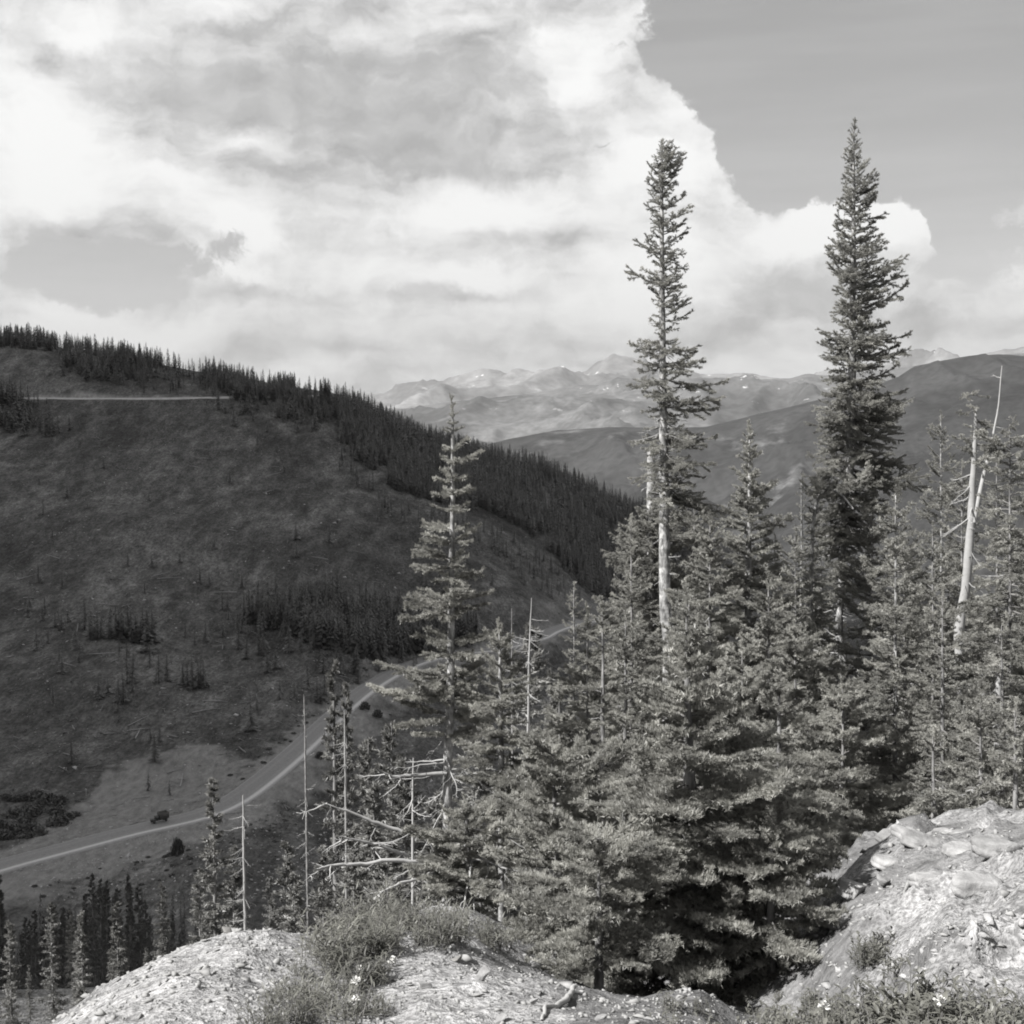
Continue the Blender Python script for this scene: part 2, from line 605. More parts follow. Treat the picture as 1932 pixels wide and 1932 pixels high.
aL = np.concatenate([np.linspace(-1.25, -0.46, 34)[:-1], np.linspace(-0.46, 0.46, 480), np.linspace(0.46, 1.25, 34)[1:]])
yL = np.exp(np.concatenate([np.linspace(math.log(1.2), math.log(14), 190)[:-1], np.linspace(math.log(14), math.log(300), 95)[:-1],
                            np.linspace(math.log(300), math.log(1300), 290)[:-1], np.linspace(math.log(1300), math.log(2600), 16)]))
AG, YG = np.meshgrid(aL, yL)
lnY = np.log(YG)
Z = YG * tps_eval(AG * KX, lnY) - 1.7
XG = AG * YG
# relief
farw = np.clip((YG - 60) / 300, 0, 1)
Z += farw * (fbm(XG / 110, YG / 110, 4, 3) * 5.0 + fbm(XG / 22, YG / 22, 3, 9) * 1.1)
midw = np.clip((YG - 12) / 30, 0, 1) * (1 - farw)
Z += midw * fbm(XG / 6, YG / 6, 4, 21) * 0.7
nearw = np.clip((YG - 1.2) / 2, 0, 1) * np.clip((26 - YG) / 10, 0, 1)
Z += nearw * (fbm(XG / 1.1, YG / 1.1, 4, 31) * (0.10 + .07 * (XG > 2)) + fbm(XG / 0.28, YG / 0.28, 3, 37) * 0.04 + ridged(XG / .45, YG / .35, 3, 39) * np.interp(XG / YG, [-.2, -.05, .15, .3], [.05, .04, .06, .13]) - .03)
ledge = vnoise(XG / 0.9, YG / 0.5 + Z * 3, 55)
Z += nearw * np.clip(XG / YG * 6 - .9, 0, 1) * (np.clip((ledge - .5) * 8, 0, 1) * 0.10 + ridged(XG / .9, YG / .6, 4, 63) * .22 - .1)


def polyline(pts, step):
    """(u,v,Y) control points -> dense xyz line (Catmull-Rom)"""
    p = np.array([P(*q) for q in pts])
    out = []
    for i in range(len(p) - 1):
        p0, p1, p2, p3 = p[max(i - 1, 0)], p[i], p[i + 1], p[min(i + 2, len(p) - 1)]
        n = max(2, int(np.linalg.norm(p2 - p1) / step))
        for k in range(n):
            t = k / n
            out.append(0.5 * ((2 * p1) + (p2 - p0) * t + (2 * p0 - 5 * p1 + 4 * p2 - p3) * t * t + (3 * p1 - p0 - 3 * p2 + p3) * t ** 3))
    out.append(p[-1])
    return np.array(out)


road_line = polyline(ROAD, 4.0)
UPPER = [(-400, 742, 960), (-100, 748, 990), (60, 752, 1010), (200, 755, 1018), (350, 752, 1022), (450, 750, 1028), (560, 747, 1036), (615, 746, 1044)]
upper_line = polyline(UPPER, 5.0)
# smooth the height of the roads
for ln in (road_line, upper_line):
    zz = ln[:, 2].copy()
    k = 15
    zp = np.pad(zz, k, mode='edge')
    ln[:, 2] = np.convolve(zp, np.ones(2 * k + 1) / (2 * k + 1), 'valid')


def line_dist(line, X, Y):
    """signed distance (positive = uphill / far side) and height of the closest line point"""
    tan = np.gradient(line[:, :2], axis=0)
    tan /= np.linalg.norm(tan, axis=1)[:, None] + 1e-9
    best = np.full(X.shape, 1e9); zb = np.zeros(X.shape); sb = np.zeros(X.shape)
    for i in range(0, len(line)):
        dx, dy = X - line[i, 0], Y - line[i, 1]
        d2 = dx * dx + dy * dy
        m = d2 < best
        best = np.where(m, d2, best)
        zb = np.where(m, line[i, 2], zb)
        sb = np.where(m, tan[i, 0] * dy - tan[i, 1] * dx, sb)
    return np.sqrt(best) * np.sign(sb), zb


dirt = np.zeros_like(Z)
rows = (YG[:, 0] > 290) & (YG[:, 0] < 1150)
Xr, Yr, Zr = XG[rows], YG[rows], Z[rows]
for line, half, cut, fill, dw in ((road_line, 5.6, 9, 16, 1.0), (upper_line, 4.0, 6, 8, 1.0)):
    d, zl = line_dist(line, Xr, Yr)
    ad = np.abs(d)
    # bench, cut bank above, fill slope below
    wgt = np.where(d > 0, np.clip(1 - (ad - half) / cut, 0, 1), np.clip(1 - (ad - half) / fill, 0, 1))
    wgt = wgt * wgt * (3 - 2 * wgt)
    Zr = Zr * (1 - wgt) + (zl - 0.15) * wgt
    jag = fbm(Xr / 9, Yr / 9, 4, 77) * 7 + fbm(Xr / 3, Yr / 3, 2, 79) * 3
    if line is road_line:
        au = 966 + F * (Xr / Yr)
        wide = np.interp(au, [20, 60, 110, 180, 300, 380, 430, 470, 900], [14, 22, 42, 58, 50, 34, 22, 10, 10])   # borrow area behind the road, left
        lowd = np.interp(au, [0, 400, 480, 760, 900], [34, 30, 22, 20, 14])
        di = np.where(d > 0, np.clip((wide - ad + jag) / 3, 0, 1) * .75, np.clip((lowd - ad + jag * 1.6) / 10, 0, 1) * .85)
    else:
        di = np.where(d > 0, np.clip((10 - ad + jag * .3) / 2, 0, 1) * 1.0, np.clip((4 - ad + jag * .3) / 4, 0, 1) * .6)
    dr = dirt[rows]
    dirt[rows] = np.maximum(dr, di * dw)
Z[rows] = Zr
# open slope around the far bend of the road
au = 966 + F * AG
vv_ = 966 - F * ((Z / YG) + SP / CP)          # rough picture height, only used to find that slope
bend = np.clip((YG - 690) / 30, 0, 1) * np.clip((860 - YG) / 30, 0, 1) * np.clip((au - 985) / 40, 0, 1) * np.clip((1180 - au) / 40, 0, 1)
dirt = np.maximum(dirt, bend * np.clip(.45 + fbm(XG / 20, YG / 20, 3, 91), 0, 1) * .55)
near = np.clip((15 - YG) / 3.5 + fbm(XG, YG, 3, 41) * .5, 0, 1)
duff_and_shade = np.clip(.15 + fbm(XG / 1.3, YG / 1.3, 4, 61) * 1.3, 0, 1)
duff_and_shade = duff_and_shade * np.clip((YG - 6.0) / 1.5, 0, 1) * np.clip((au - 700) / 200, 0, 1)
bank_soil_shade = np.clip(fbm(XG / .7 + 9, YG / .5, 4, 67) * 2.6 + np.interp(au, [1450, 1650, 1760, 1900], [1.3, 1.0, .4, .15]), 0, .92) * np.clip((au - 1380) / 200, 0, 1)  # mottled bank soil; the darkening toward its left side is painted shade
duff_and_shade = np.maximum(duff_and_shade, bank_soil_shade)
duff_and_shade = np.maximum(duff_and_shade, np.clip((au - 1030) / 50 + fbm(XG / .3, YG / .3, 3, 68), 0, 1) * np.clip((1640 - au) / 200, 0, 1) * np.clip((10 - YG) / 2, 0, 1) * .9)  # shade below the big foreground fir, painted dark into the ground colour
ny, na = Z.shape
idx = np.arange(ny * na).reshape(ny, na)
q = np.stack([idx[:-1, :-1], idx[:-1, 1:], idx[1:, 1:], idx[1:, :-1]], -1).reshape(-1, 4)
verts = np.stack([XG, YG, Z], -1).reshape(-1, 3)
# the shelf goes on behind and beside the camera
bx = np.array([[-9.0, -9.0, -1.7], [9.0, -9.0, -1.7]])
row0 = idx[0]
nb = 30
bk = []
for j, yb in enumerate((0.4, -1.5, -4, -9)):
    xs = aL * 1.2 * (1 + (j + 1) * 1.6)
    bk.append(np.stack([xs, np.full(na, yb), np.full(na, -1.7) + fbm(xs, xs * 0 + yb, 3, 5) * .03], -1))
bkv = np.concatenate(bk)
off = len(verts)
prev = row0
bq = []
for j in range(4):
    cur = off + j * na + np.arange(na)
    bq.append(np.stack([cur[:-1], cur[1:], prev[1:], prev[:-1]], -1))
    prev = cur
verts = np.concatenate([verts, bkv])
me = mesh_np('terrain', verts, [q] + bq, [M['ground']], smooth=True)
for nm, arr, fillv in (('near', near, 1.0), ('dirt', dirt, 0.0), ('duff_and_shade', duff_and_shade, 0.0)):
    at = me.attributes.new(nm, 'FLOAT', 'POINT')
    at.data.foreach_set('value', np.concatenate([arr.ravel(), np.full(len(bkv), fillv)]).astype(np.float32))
tag(obj('terrain', me), kind='structure', label='brush covered mountain valley slopes with a pale gravel shelf in front')

LNY = np.log(yL)


def ground(a, Y):
    j = np.interp(np.log(Y), LNY, np.arange(ny))
    i = np.interp(a, aL, np.arange(na))
    j0 = int(min(j, ny - 2)); i0 = int(min(i, na - 2))
    fj, fi = j - j0, i - i0
    return float((Z[j0, i0] * (1 - fi) + Z[j0, i0 + 1] * fi) * (1 - fj) + (Z[j0 + 1, i0] * (1 - fi) + Z[j0 + 1, i0 + 1] * fi) * fj)


SG = Z / YG


def hit(u, v, ymin=25.0, ymax=1300):
    """first terrain point seen through a picture point, beyond ymin"""
    a, s = px(u, v)
    i = int(round(np.interp(a, aL, np.arange(na))))
    col = SG[:, i]
    j0 = np.searchsorted(yL, ymin); j1 = np.searchsorted(yL, ymax)
    c = col[j0:j1]
    k = np.argmax(c >= s)
    if c[k] < s:
        return None
    if k > 0:
        t = (s - c[k - 1]) / (c[k] - c[k - 1] + 1e-9)
        Y = yL[j0 + k - 1] * (1 - t) + yL[j0 + k] * t
    else:
        Y = yL[j0]
    return np.array([a * Y, Y, ground(a, Y)])


# ------------------------------------------------------------------ roads
def road_strip(name, line, half, mat, lift, label):
    tan = np.gradient(line[:, :2], axis=0)
    tan /= np.linalg.norm(tan, axis=1)[:, None]
    nrm = np.stack([-tan[:, 1], tan[:, 0]], -1)
    cr = np.array([-1.25, -1.05, -0.9, -0.8, -0.4, 0, 0.4, 0.85, 1.0, 1.25])
    hz = np.array([-1.2, 0.10, 0.32, 0.06, 0.04, 0.08, 0.04, 0, -.1, -1.2])
    V = []
    for c, h in zip(cr, hz):
        V.append(np.concatenate([line[:, :2] + nrm * c * half, (line[:, 2] + lift + h)[:, None]], 1))
    V = np.stack(V, 1)
    n, k = V.shape[:2]
    ii = np.arange(n * k).reshape(n, k)
    qq = np.stack([ii[:-1, 1:], ii[:-1, :-1], ii[1:, :-1], ii[1:, 1:]], -1).reshape(-1, 4)
    me = mesh_np(name, V.reshape(-1, 3), [qq], [mat], smooth=True)
    at = me.attributes.new('lane', 'FLOAT', 'POINT')
    at.data.foreach_set('value', np.tile(cr, n).astype(np.float32))
    return tag(obj(name, me), label, kind='structure')


road_strip('road', road_line, 5.0, M['road'], 0.25, 'pale graded gravel highway curving along the valley floor')
up_mat = simple_mat('upper_road_dirt', 0.34, (1, .99, .99), .3, .2, .9)
road_strip('upper_road', upper_line, 3.6, up_mat, 0.5, 'thin pale road cut across the upper hillside')

# ------------------------------------------------------------------ far ranges


def range_mat(name, lo, hi, snow=0.0, scale=0.002, meadow=.12, mt=.62):
    m, t, b = new_mat(name)
    p = geopos(t)
    n = t.noise(p, scale, 7, .62)
    v = t.sstep(n, .38, .64, lo, hi)
    n2 = t.noise(t.vmath('MULTIPLY', p, (1, 1, 2.5)), scale * 0.9, 8, .68)
    v = t.mixf(t.sstep(n2, mt - .06, mt + .05), v, meadow)
    n4 = t.noise(p, scale * 18, 3, .6)
    v = t.math('MULTIPLY', v, t.sstep(n4, .3, .7, .8, 1.2))
    if snow:
        n3 = t.noise(t.vmath('MULTIPLY', p, (1, 1, 2.4)), scale * 7.5, 4, .6)
        sn = t.math('MULTIPLY', t.sstep(n3, .67, .685), t.attr('high'))
        v = t.mixf(t.math('MULTIPLY', sn, snow), v, .8)
    t.l.new(t.tint(v, (1, 1, 1)), b.inputs['Base Color'])
    b.inputs['Roughness'].default_value = .95
    b.inputs['Specular IOR Level'].default_value = .05
    return m


def mountain(name, label, prof, Yc, Yf, zf, mat, amp, wl, seed, crest_amp=.12, shape=0.85, back=1.25):
    prof = np.array(prof, float)
    u = np.linspace(prof[0, 0], prof[-1, 0], 520)
    v = np.interp(u, prof[:, 0], prof[:, 1])
    A = (u - 966) / F
    s = np.array([px(966, q_)[1] for q_ in v])
    Ycs = Yc[0] + (Yc[1] - Yc[0]) * np.clip(u / 1932, -.5, 1.5) if hasattr(Yc, '__len__') else np.full_like(u, Yc)
    rowsn = 110
    T = np.concatenate([np.linspace(0, 1, rowsn), np.linspace(1, back, 12)[1:]])
    TT, AA = np.meshgrid(T, A, indexing='ij')
    Ycg = np.broadcast_to(Ycs, TT.shape); sg = np.broadcast_to(s, TT.shape)
    Yg = Yf + (Ycg - Yf) * TT
    Xg = AA * Yg
    zc = sg * Ycg
    Tc = np.clip(TT, 0, 1)
    Zg = zf + (zc - zf) * Tc ** shape - np.clip(TT - 1, 0, 9) * (Ycg - Yf) * 0.9
    gx = Xg + fbm(Xg / wl, Yg / wl, 2, seed + 5) * wl * .4
    rel = ridged(gx / wl, Yg / (wl * 1.5), 6, seed) - .45
    fade = np.clip((1 - Tc) * 5, 0, 1) ** .8 * (1 - crest_amp) + crest_amp
    fade = fade * np.clip(Tc * 4, 0, 1)
    Zg = Zg + rel * amp * fade
    n, k = Zg.shape
    ii = np.arange(n * k).reshape(n, k)
    qq = np.stack([ii[:-1, :-1], ii[:-1, 1:], ii[1:, 1:], ii[1:, :-1]], -1).reshape(-1, 4)
    me = mesh_np(name, np.stack([Xg, Yg, Zg], -1).reshape(-1, 3), [qq], [mat], smooth=True)
    at = me.attributes.new('high', 'FLOAT', 'POINT')
    hi = np.clip((Zg - zf) / (np.max(zc) - zf) * 2.4 - 1.1, 0, 1)
    at.data.foreach_set('value', hi.ravel().astype(np.float32))
    return tag(obj(name, me), label, kind='structure')


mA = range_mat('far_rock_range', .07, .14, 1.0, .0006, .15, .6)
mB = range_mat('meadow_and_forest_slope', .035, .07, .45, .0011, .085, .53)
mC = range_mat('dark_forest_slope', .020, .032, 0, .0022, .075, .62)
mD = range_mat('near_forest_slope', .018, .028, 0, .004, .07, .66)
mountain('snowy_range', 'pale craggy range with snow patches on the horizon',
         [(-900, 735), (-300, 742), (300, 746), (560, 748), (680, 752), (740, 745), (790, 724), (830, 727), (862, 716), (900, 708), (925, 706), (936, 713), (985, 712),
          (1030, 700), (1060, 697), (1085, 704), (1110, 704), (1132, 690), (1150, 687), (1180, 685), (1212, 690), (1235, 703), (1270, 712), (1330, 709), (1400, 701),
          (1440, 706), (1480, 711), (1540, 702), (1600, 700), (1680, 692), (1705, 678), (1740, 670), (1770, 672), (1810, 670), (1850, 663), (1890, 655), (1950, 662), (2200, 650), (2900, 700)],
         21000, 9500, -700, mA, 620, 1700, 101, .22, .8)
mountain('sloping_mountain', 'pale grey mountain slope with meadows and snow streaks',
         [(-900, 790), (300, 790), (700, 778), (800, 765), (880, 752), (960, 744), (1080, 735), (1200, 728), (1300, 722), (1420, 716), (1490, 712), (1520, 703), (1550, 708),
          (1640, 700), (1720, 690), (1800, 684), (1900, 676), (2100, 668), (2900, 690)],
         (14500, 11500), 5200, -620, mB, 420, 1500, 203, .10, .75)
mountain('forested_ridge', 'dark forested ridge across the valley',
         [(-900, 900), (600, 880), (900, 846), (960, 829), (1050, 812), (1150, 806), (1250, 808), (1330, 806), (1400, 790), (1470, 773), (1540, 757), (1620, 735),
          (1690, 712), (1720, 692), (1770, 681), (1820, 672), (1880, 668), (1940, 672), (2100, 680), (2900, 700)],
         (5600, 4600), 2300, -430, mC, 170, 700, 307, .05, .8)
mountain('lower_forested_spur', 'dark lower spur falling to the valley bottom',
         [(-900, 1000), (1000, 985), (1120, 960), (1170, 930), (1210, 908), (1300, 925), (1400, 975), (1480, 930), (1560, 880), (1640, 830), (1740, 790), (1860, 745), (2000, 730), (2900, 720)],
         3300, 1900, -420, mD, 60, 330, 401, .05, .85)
# valley plain that carries on to the horizon
pv = np.array([[-60000, 900, -440], [60000, 900, -440], [60000, 90000, -900], [-60000, 90000, -900]], float)
tag(obj('valley_floor', mesh_np('valley_floor', pv, [np.array([[0, 1, 2, 3]])], [mD])), 'dark forested valley floor beyond the ridges', kind='structure')
# ------------------------------------------------------------------ conifer branches (shared meshes)
def tube(path, rad, sides=6, cap=True):
    """path (n,3), rad (n) -> verts, quads"""
    path = np.asarray(path, float); rad = np.asarray(rad, float)
    n = len(path)
    tan = np.gradient(path, axis=0)
    tan /= np.linalg.norm(tan, axis=1)[:, None] + 1e-9
    ref = np.array([0, 0, 1.0]) if abs(tan[:, 2]).mean() < .8 else np.array([1.0, 0, 0])
    s1 = np.cross(tan, ref); s1 /= np.linalg.norm(s1, axis=1)[:, None] + 1e-9
    s2 = np.cross(tan, s1)
    th = np.arange(sides) / sides * 2 * PI
    V = path[:, None, :] + rad[:, None, None] * (np.cos(th)[None, :, None] * s1[:, None, :] + np.sin(th)[None, :, None] * s2[:, None, :])
    ii = np.arange(n * sides).reshape(n, sides)
    jn = np.roll(ii, -1, axis=1)
    qd = np.stack([ii[:-1], ii[1:], jn[1:], jn[:-1]], -1).reshape(-1, 4)
    return V.reshape(-1, 3), qd


class Geo:
    def __init__(self):
        self.V = []; self.F3 = []; self.F4 = []; self.m3 = []; self.m4 = []; self.n = 0

    def add(self, V, F, m=0):
        F = np.asarray(F) + self.n
        if F.shape[1] == 3:
            self.F3.append(F); self.m3.append(np.full(len(F), m))
        else:
            self.F4.append(F); self.m4.append(np.full(len(F), m))
        self.V.append(V); self.n += len(V)

    def mesh(self, name, mats, smooth=False):
        fl = []; mi = []
        if self.F3: fl.append(np.concatenate(self.F3)); mi.append(np.concatenate(self.m3))
        if self.F4: fl.append(np.concatenate(self.F4)); mi.append(np.concatenate(self.m4))
        return mesh_np(name, np.concatenate(self.V), fl, mats, np.concatenate(mi), smooth)


def needles(segs, rng, length, width, dens, fwd=.55, up=.25):
    """segs (n,2,3) -> triangles"""
    segs = np.asarray(segs)
    L = np.linalg.norm(segs[:, 1] - segs[:, 0], axis=1)
    cnt = np.maximum(3, (L * dens).astype(int))
    ix = np.repeat(np.arange(len(segs)), cnt)
    n = len(ix)
    t = rng.random(n)
    p = segs[ix, 0] + (segs[ix, 1] - segs[ix, 0]) * t[:, None]
    tan = (segs[ix, 1] - segs[ix, 0]) / (L[ix, None] + 1e-9)
    rd = rng.normal(size=(n, 3))
    rd[:, 2] += up * 2
    rd -= (rd * tan).sum(1)[:, None] * tan
    rd /= np.linalg.norm(rd, axis=1)[:, None] + 1e-9
    d = tan * fwd + rd
    d /= np.linalg.norm(d, axis=1)[:, None]
    ln = length * (0.75 + rng.random(n) * .5)
    side = np.cross(d, rng.normal(size=(n, 3)))
    side /= np.linalg.norm(side, axis=1)[:, None] + 1e-9
    a = p - side * width * .5
    b = p + side * width * .5
    c = p + d * ln[:, None]
    V = np.stack([a, b, c], 1).reshape(-1, 3)
    base = np.arange(n)[:, None] * 3
    return V, base + np.array([[0, 1, 2]])


def branch_mesh(name, L, kind, seed, mat):
    rng = np.random.default_rng(seed)
    g = Geo()
    n = 9
    t = np.linspace(0, 1, n)
    wob = np.cumsum(rng.normal(size=n)) * .012 * L
    if kind == 'fir':
        z = L * (-.10 * t + .20 * t ** 2.2)
    elif kind == 'spruce':
        z = L * (-.30 * t + .36 * t ** 2)
    elif kind == 'droop':
        z = L * (-.15 * t - .45 * t ** 2 + .25 * t ** 4)
    else:
        z = L * (-.12 * t + .1 * t ** 3) + np.cumsum(rng.normal(size=n)) * .014 * L
    path = np.stack([t * L, wob, z], -1)
    rad = (0.004 + .011 * L) * (1 - t * .85)
    V, q = tube(path, rad, 4)
    g.add(V, q, 1)
    segs = []
    at = lambda tt: np.array([np.interp(tt, t, path[:, k]) for k in range(3)])
    bare = .12 if kind == 'fir' else .18
    if kind == 'dead':
        ns = max(4, int(L / .06))
        for i in range(ns):
            tt = .15 + .85 * rng.random()
            p0 = at(tt); ang = rng.uniform(30, 75) * rng.choice([-1, 1]) * PI / 180
            ln = L * .35 * (1.15 - tt) * rng.uniform(.4, 1.2) + .02
            d = np.array([math.cos(ang), math.sin(ang), rng.uniform(-.8, .35)])
            k = 4
            pts = [p0]
            for j in range(k):
                d = d + rng.normal(size=3) * .25; d /= np.linalg.norm(d)
                pts.append(pts[-1] + d * ln / k)
            V, q = tube(np.array(pts), np.linspace(.0028 + .002 * L, .001, k + 1), 3)
            g.add(V, q, 1)
            if rng.random() < .6:
                d2 = d + rng.normal(size=3) * .6
                V, q = tube(np.array([pts[2], pts[2] + d2 / np.linalg.norm(d2) * ln * .5]), [.002, .0008], 3)
                g.add(V, q, 1)
        return g.mesh(name, [mat, M['deadwood']])
    # main-axis needles
    for i in range(n - 1):
        if t[i] >= bare: segs.append((path[i], path[i + 1]))
    sp = .055 if kind == 'fir' else .055
    ns = max(2, int(L * (1 - bare) / sp))
    for i in range(ns):
        tt = bare + (1 - bare) * (i + rng.random() * .6) / ns
        for sd_ in (-1, 1):
            if rng.random() < .12: continue
            p0 = at(tt)
            rem = (1 - tt)
            if kind == 'fir':
                ln = min(.40 * L, .48 * L * rem ** .75 + .05) * rng.uniform(.65, 1.15)
                ang = R(rng.uniform(42, 62)) * sd_
                d = np.array([math.cos(ang), math.sin(ang), rng.uniform(-.12, .12)])
                curl = np.array([.22, 0, .10])
            else:
                ln = min(.34 * L, .36 * L * rem ** .6 + .05) * rng.uniform(.4, 1.3)
                ang = R(rng.uniform(35, 80)) * sd_
                d = np.array([math.cos(ang), math.sin(ang), rng.uniform(-.75, .35)])
                curl = np.array([.2, 0, .32]) if kind == 'spruce' else np.array([.05, 0, -.3])
            k = 3
            pts = [p0]
            for j in range(k):
                d = d + curl * (.6 + rng.random() * .6) / k + rng.normal(size=3) * .07
                d /= np.linalg.norm(d)
                pts.append(pts[-1] + d * ln / k)
            for j in range(k): segs.append((pts[j], pts[j + 1]))
            V, q = tube(np.array(pts), np.linspace(.003, .0012, k + 1), 3)
            g.add(V, q, 1)
            if ln > .10:
                m = int(ln / .05)
                for c in range(m):
                    f = (c + .5 + rng.random() * .4) / (m + .4)
                    jj = min(int(f * k), k - 1)
                    p1 = pts[jj] + (pts[jj + 1] - pts[jj]) * (f * k - jj)
                    for s2 in (-1, 1):
                        if rng.random() < .25: continue
                        a2 = math.atan2(d[1], d[0]) + R(rng.uniform(38, 60)) * s2
                        l2 = (.30 * ln * (1 - f) + .03) * rng.uniform(.7, 1.2)
                        dd = np.array([math.cos(a2), math.sin(a2), d[2] + rng.uniform(-.25, .3)])
                        segs.append((p1, p1 + dd / np.linalg.norm(dd) * l2))
    if kind == 'fir':
        V, q = needles(segs, rng, .027, .0060, 900, .5, .55)
    else:
        V, q = needles(segs, rng, .023, .0060, 760, .55, .25)
    g.add(V, q, 0)
    return g.mesh(name, [mat, M['twig']])


LIB = {}
for kind, mat, sizes in (('fir', M['needles'], (.12, .25, .45, .75, 1.15)), ('spruce', M['needles_dark'], (.15, .3, .5, .8, 1.15)),
                         ('droop', M['needles_dark'], (.3, .6, 1.0)), ('dead', M['needles'], (.15, .35, .7, 1.1))):
    LIB[kind] = [(L, [branch_mesh('%s_branch' % kind, L, kind, 7 + i * 31 + int(L * 100), mat) for i in range(3)]) for L in sizes]


def pick(kind, L, rng):
    best = min(LIB[kind], key=lambda q: abs(math.log(q[0] / max(L, .03))))
    return best[1][rng.integers(0, 3)], L / best[0]


def interp_prof(prof, v):
    p = np.array(prof, float)
    return np.interp(v, p[:, 0], p[:, 1]), np.interp(v, p[:, 0], p[:, 2])


def put_branch(root, base, kind, p, az_, elv, L, rng, name='branch', roll=0.25):
    me, s = pick(kind, L, rng)
    o = bpy.data.objects.new(name, me)
    COL.objects.link(o)
    o.parent = root
    o.location = (p[0] - base[0], p[1] - base[1], p[2] - base[2])
    o.rotation_euler = (rng.normal() * roll, -elv, az_)
    sx = s
    sy = min(s, 1.25) if s > 1 else s
    o.scale = (sx, s * rng.uniform(.85, 1.1), s * rng.uniform(.85, 1.1))
    return o


def near_tree(name, label, Y, trunk, prof, kind='fir', step=.17, nb=4, el_top=35, el_bot=-12, seed=1, dead=None, group=None,
              bark='bark', cat='tree', gaps=(), min_v=None, leader=True, jitter=.3, fullness=1.0, base_z=None, dead_n=3, extra_gap=.0, wide=1.12, whorls=None):
    """trunk: [(u, v, radius px)], prof: [(v, left px, right px)] crown extents in the picture frame, at depth Y"""
    rng = np.random.default_rng(seed)
    trunk = np.array(trunk, float)
    pts = np.array([P(u, v, Y) for u, v, r in trunk])
    rad = trunk[:, 2] * Y / F
    a_b = pts[-1][0] / Y
    zg = ground(a_b, Y) - .12 if base_z is None else base_z
    if pts[-1][2] > zg + .1:
        low = pts[-1].copy(); low[2] = zg
        pts = np.vstack([pts, low]); rad = np.append(rad, rad[-1] * 1.25)
    base = pts[-1] + np.array([0, 0, .12])
    root = empty(name, base)
    tag(root, label, cat, group)
    # densify trunk
    d = np.concatenate([[0], np.cumsum(np.linalg.norm(np.diff(pts, axis=0), axis=1))])
    n = max(8, int(d[-1] / .12))
    dd = np.linspace(0, d[-1], n)
    pp = np.stack([np.interp(dd, d, pts[:, k]) for k in range(3)], -1)
    # smooth corners
    for _ in range(3):
        pp[1:-1] = (pp[:-2] + 2 * pp[1:-1] + pp[2:]) / 4
    pp[:, :2] += np.cumsum(rng.normal(size=(n, 2)), axis=0) * .0012
    rr = np.interp(dd, d, rad)
    V, q = tube(pp - base, rr, 10)
    V = V + rng.normal(size=V.shape) * rr.mean() * .04
    obj('trunk', mesh_np('trunk', V, [q], [M[bark]], smooth=True), root)
    # crown
    m = Y / F
    prof = [(v_, l_ * wide, r_ * wide) for v_, l_, r_ in prof]
    v0, v1 = prof[0][0], prof[-1][0]
    zt, zb_ = P(966, v0, Y)[2], P(966, v1, Y)[2]
    z = zt - .02
    ph = rng.random() * 6
    cnt = 0
    H = zt - zb_
    wl_ = [P(966, q_, Y)[2] for q_ in whorls] if whorls else None
    wi_ = 0
    while z > zb_:
        if wl_ is not None:
            if wi_ >= len(wl_): break
            z = wl_[wi_]; wi_ += 1
        f = (zt - z) / H
        v = v0 + (v1 - v0) * f
        Lp, Rp = interp_prof(prof, v)
        k = np.searchsorted(-pp[:, 2], -z)
        k = min(max(k, 0), n - 1)
        pc = pp[k].copy(); pc[2] = z
        nn = max(2, int(round(nb * fullness * (1 if max(Lp, Rp) > 25 else .8))))
        for j in range(nn):
            az_ = ph + (j + rng.uniform(-.35, .35)) * 2 * PI / nn
            c = math.cos(az_)
            ext = (Lp if c < 0 else Rp)
            dep = (Lp + Rp) * .5
            L = m * (ext * abs(c) + dep * (1 - abs(c))) * rng.uniform(1 - jitter * 1.3, 1.12)
            if L < .03: continue
            if rng.random() < extra_gap: continue
            elv = R(el_top + (el_bot - el_top) * min(1, f * 1.3) + rng.normal() * 8)
            q3 = pc + np.array([0, 0, rng.uniform(-.5, .5) * (step if wl_ is None else .03)])
            kd = kind
            put_branch(root, base, kd, q3, az_, elv, L / max(.75, math.cos(elv)), rng)
            cnt += 1
        ph += 2.4
        z -= step * rng.uniform(.75, 1.25) * (1 if f > .1 else .6)
    if leader:
        o = put_branch(root, base, kind, pp[0] - np.array([0, 0, .10]), 0, R(88), .2, rng, 'leader')
    if dead:
        for (va, vb, lp, cnt_) in dead:
            for j in range(cnt_):
                v = rng.uniform(va, vb)
                zz = P(966, v, Y)[2]
                k = min(np.searchsorted(-pp[:, 2], -zz), n - 1)
                pc = pp[k].copy(); pc[2] = zz
                az_ = rng.uniform(0, 2 * PI)
                put_branch(root, base, 'dead', pc, az_, R(rng.normal() * 14 - 12), lp * m * rng.uniform(.5, 1.15), rng, 'dead_branch')
    return root


def auto_prof(vt, vb, wl, wr, rng, rag=.25, shape=.75, n=14):
    out = []
    for i in range(n + 1):
        f = i / n
        s = min(1, f / .9) ** shape
        k = 1 + rng.normal() * rag
        k2 = 1 + rng.normal() * rag
        out.append((vt + (vb - vt) * f, max(3, wl * s * k), max(3, wr * s * k2)))
    return out


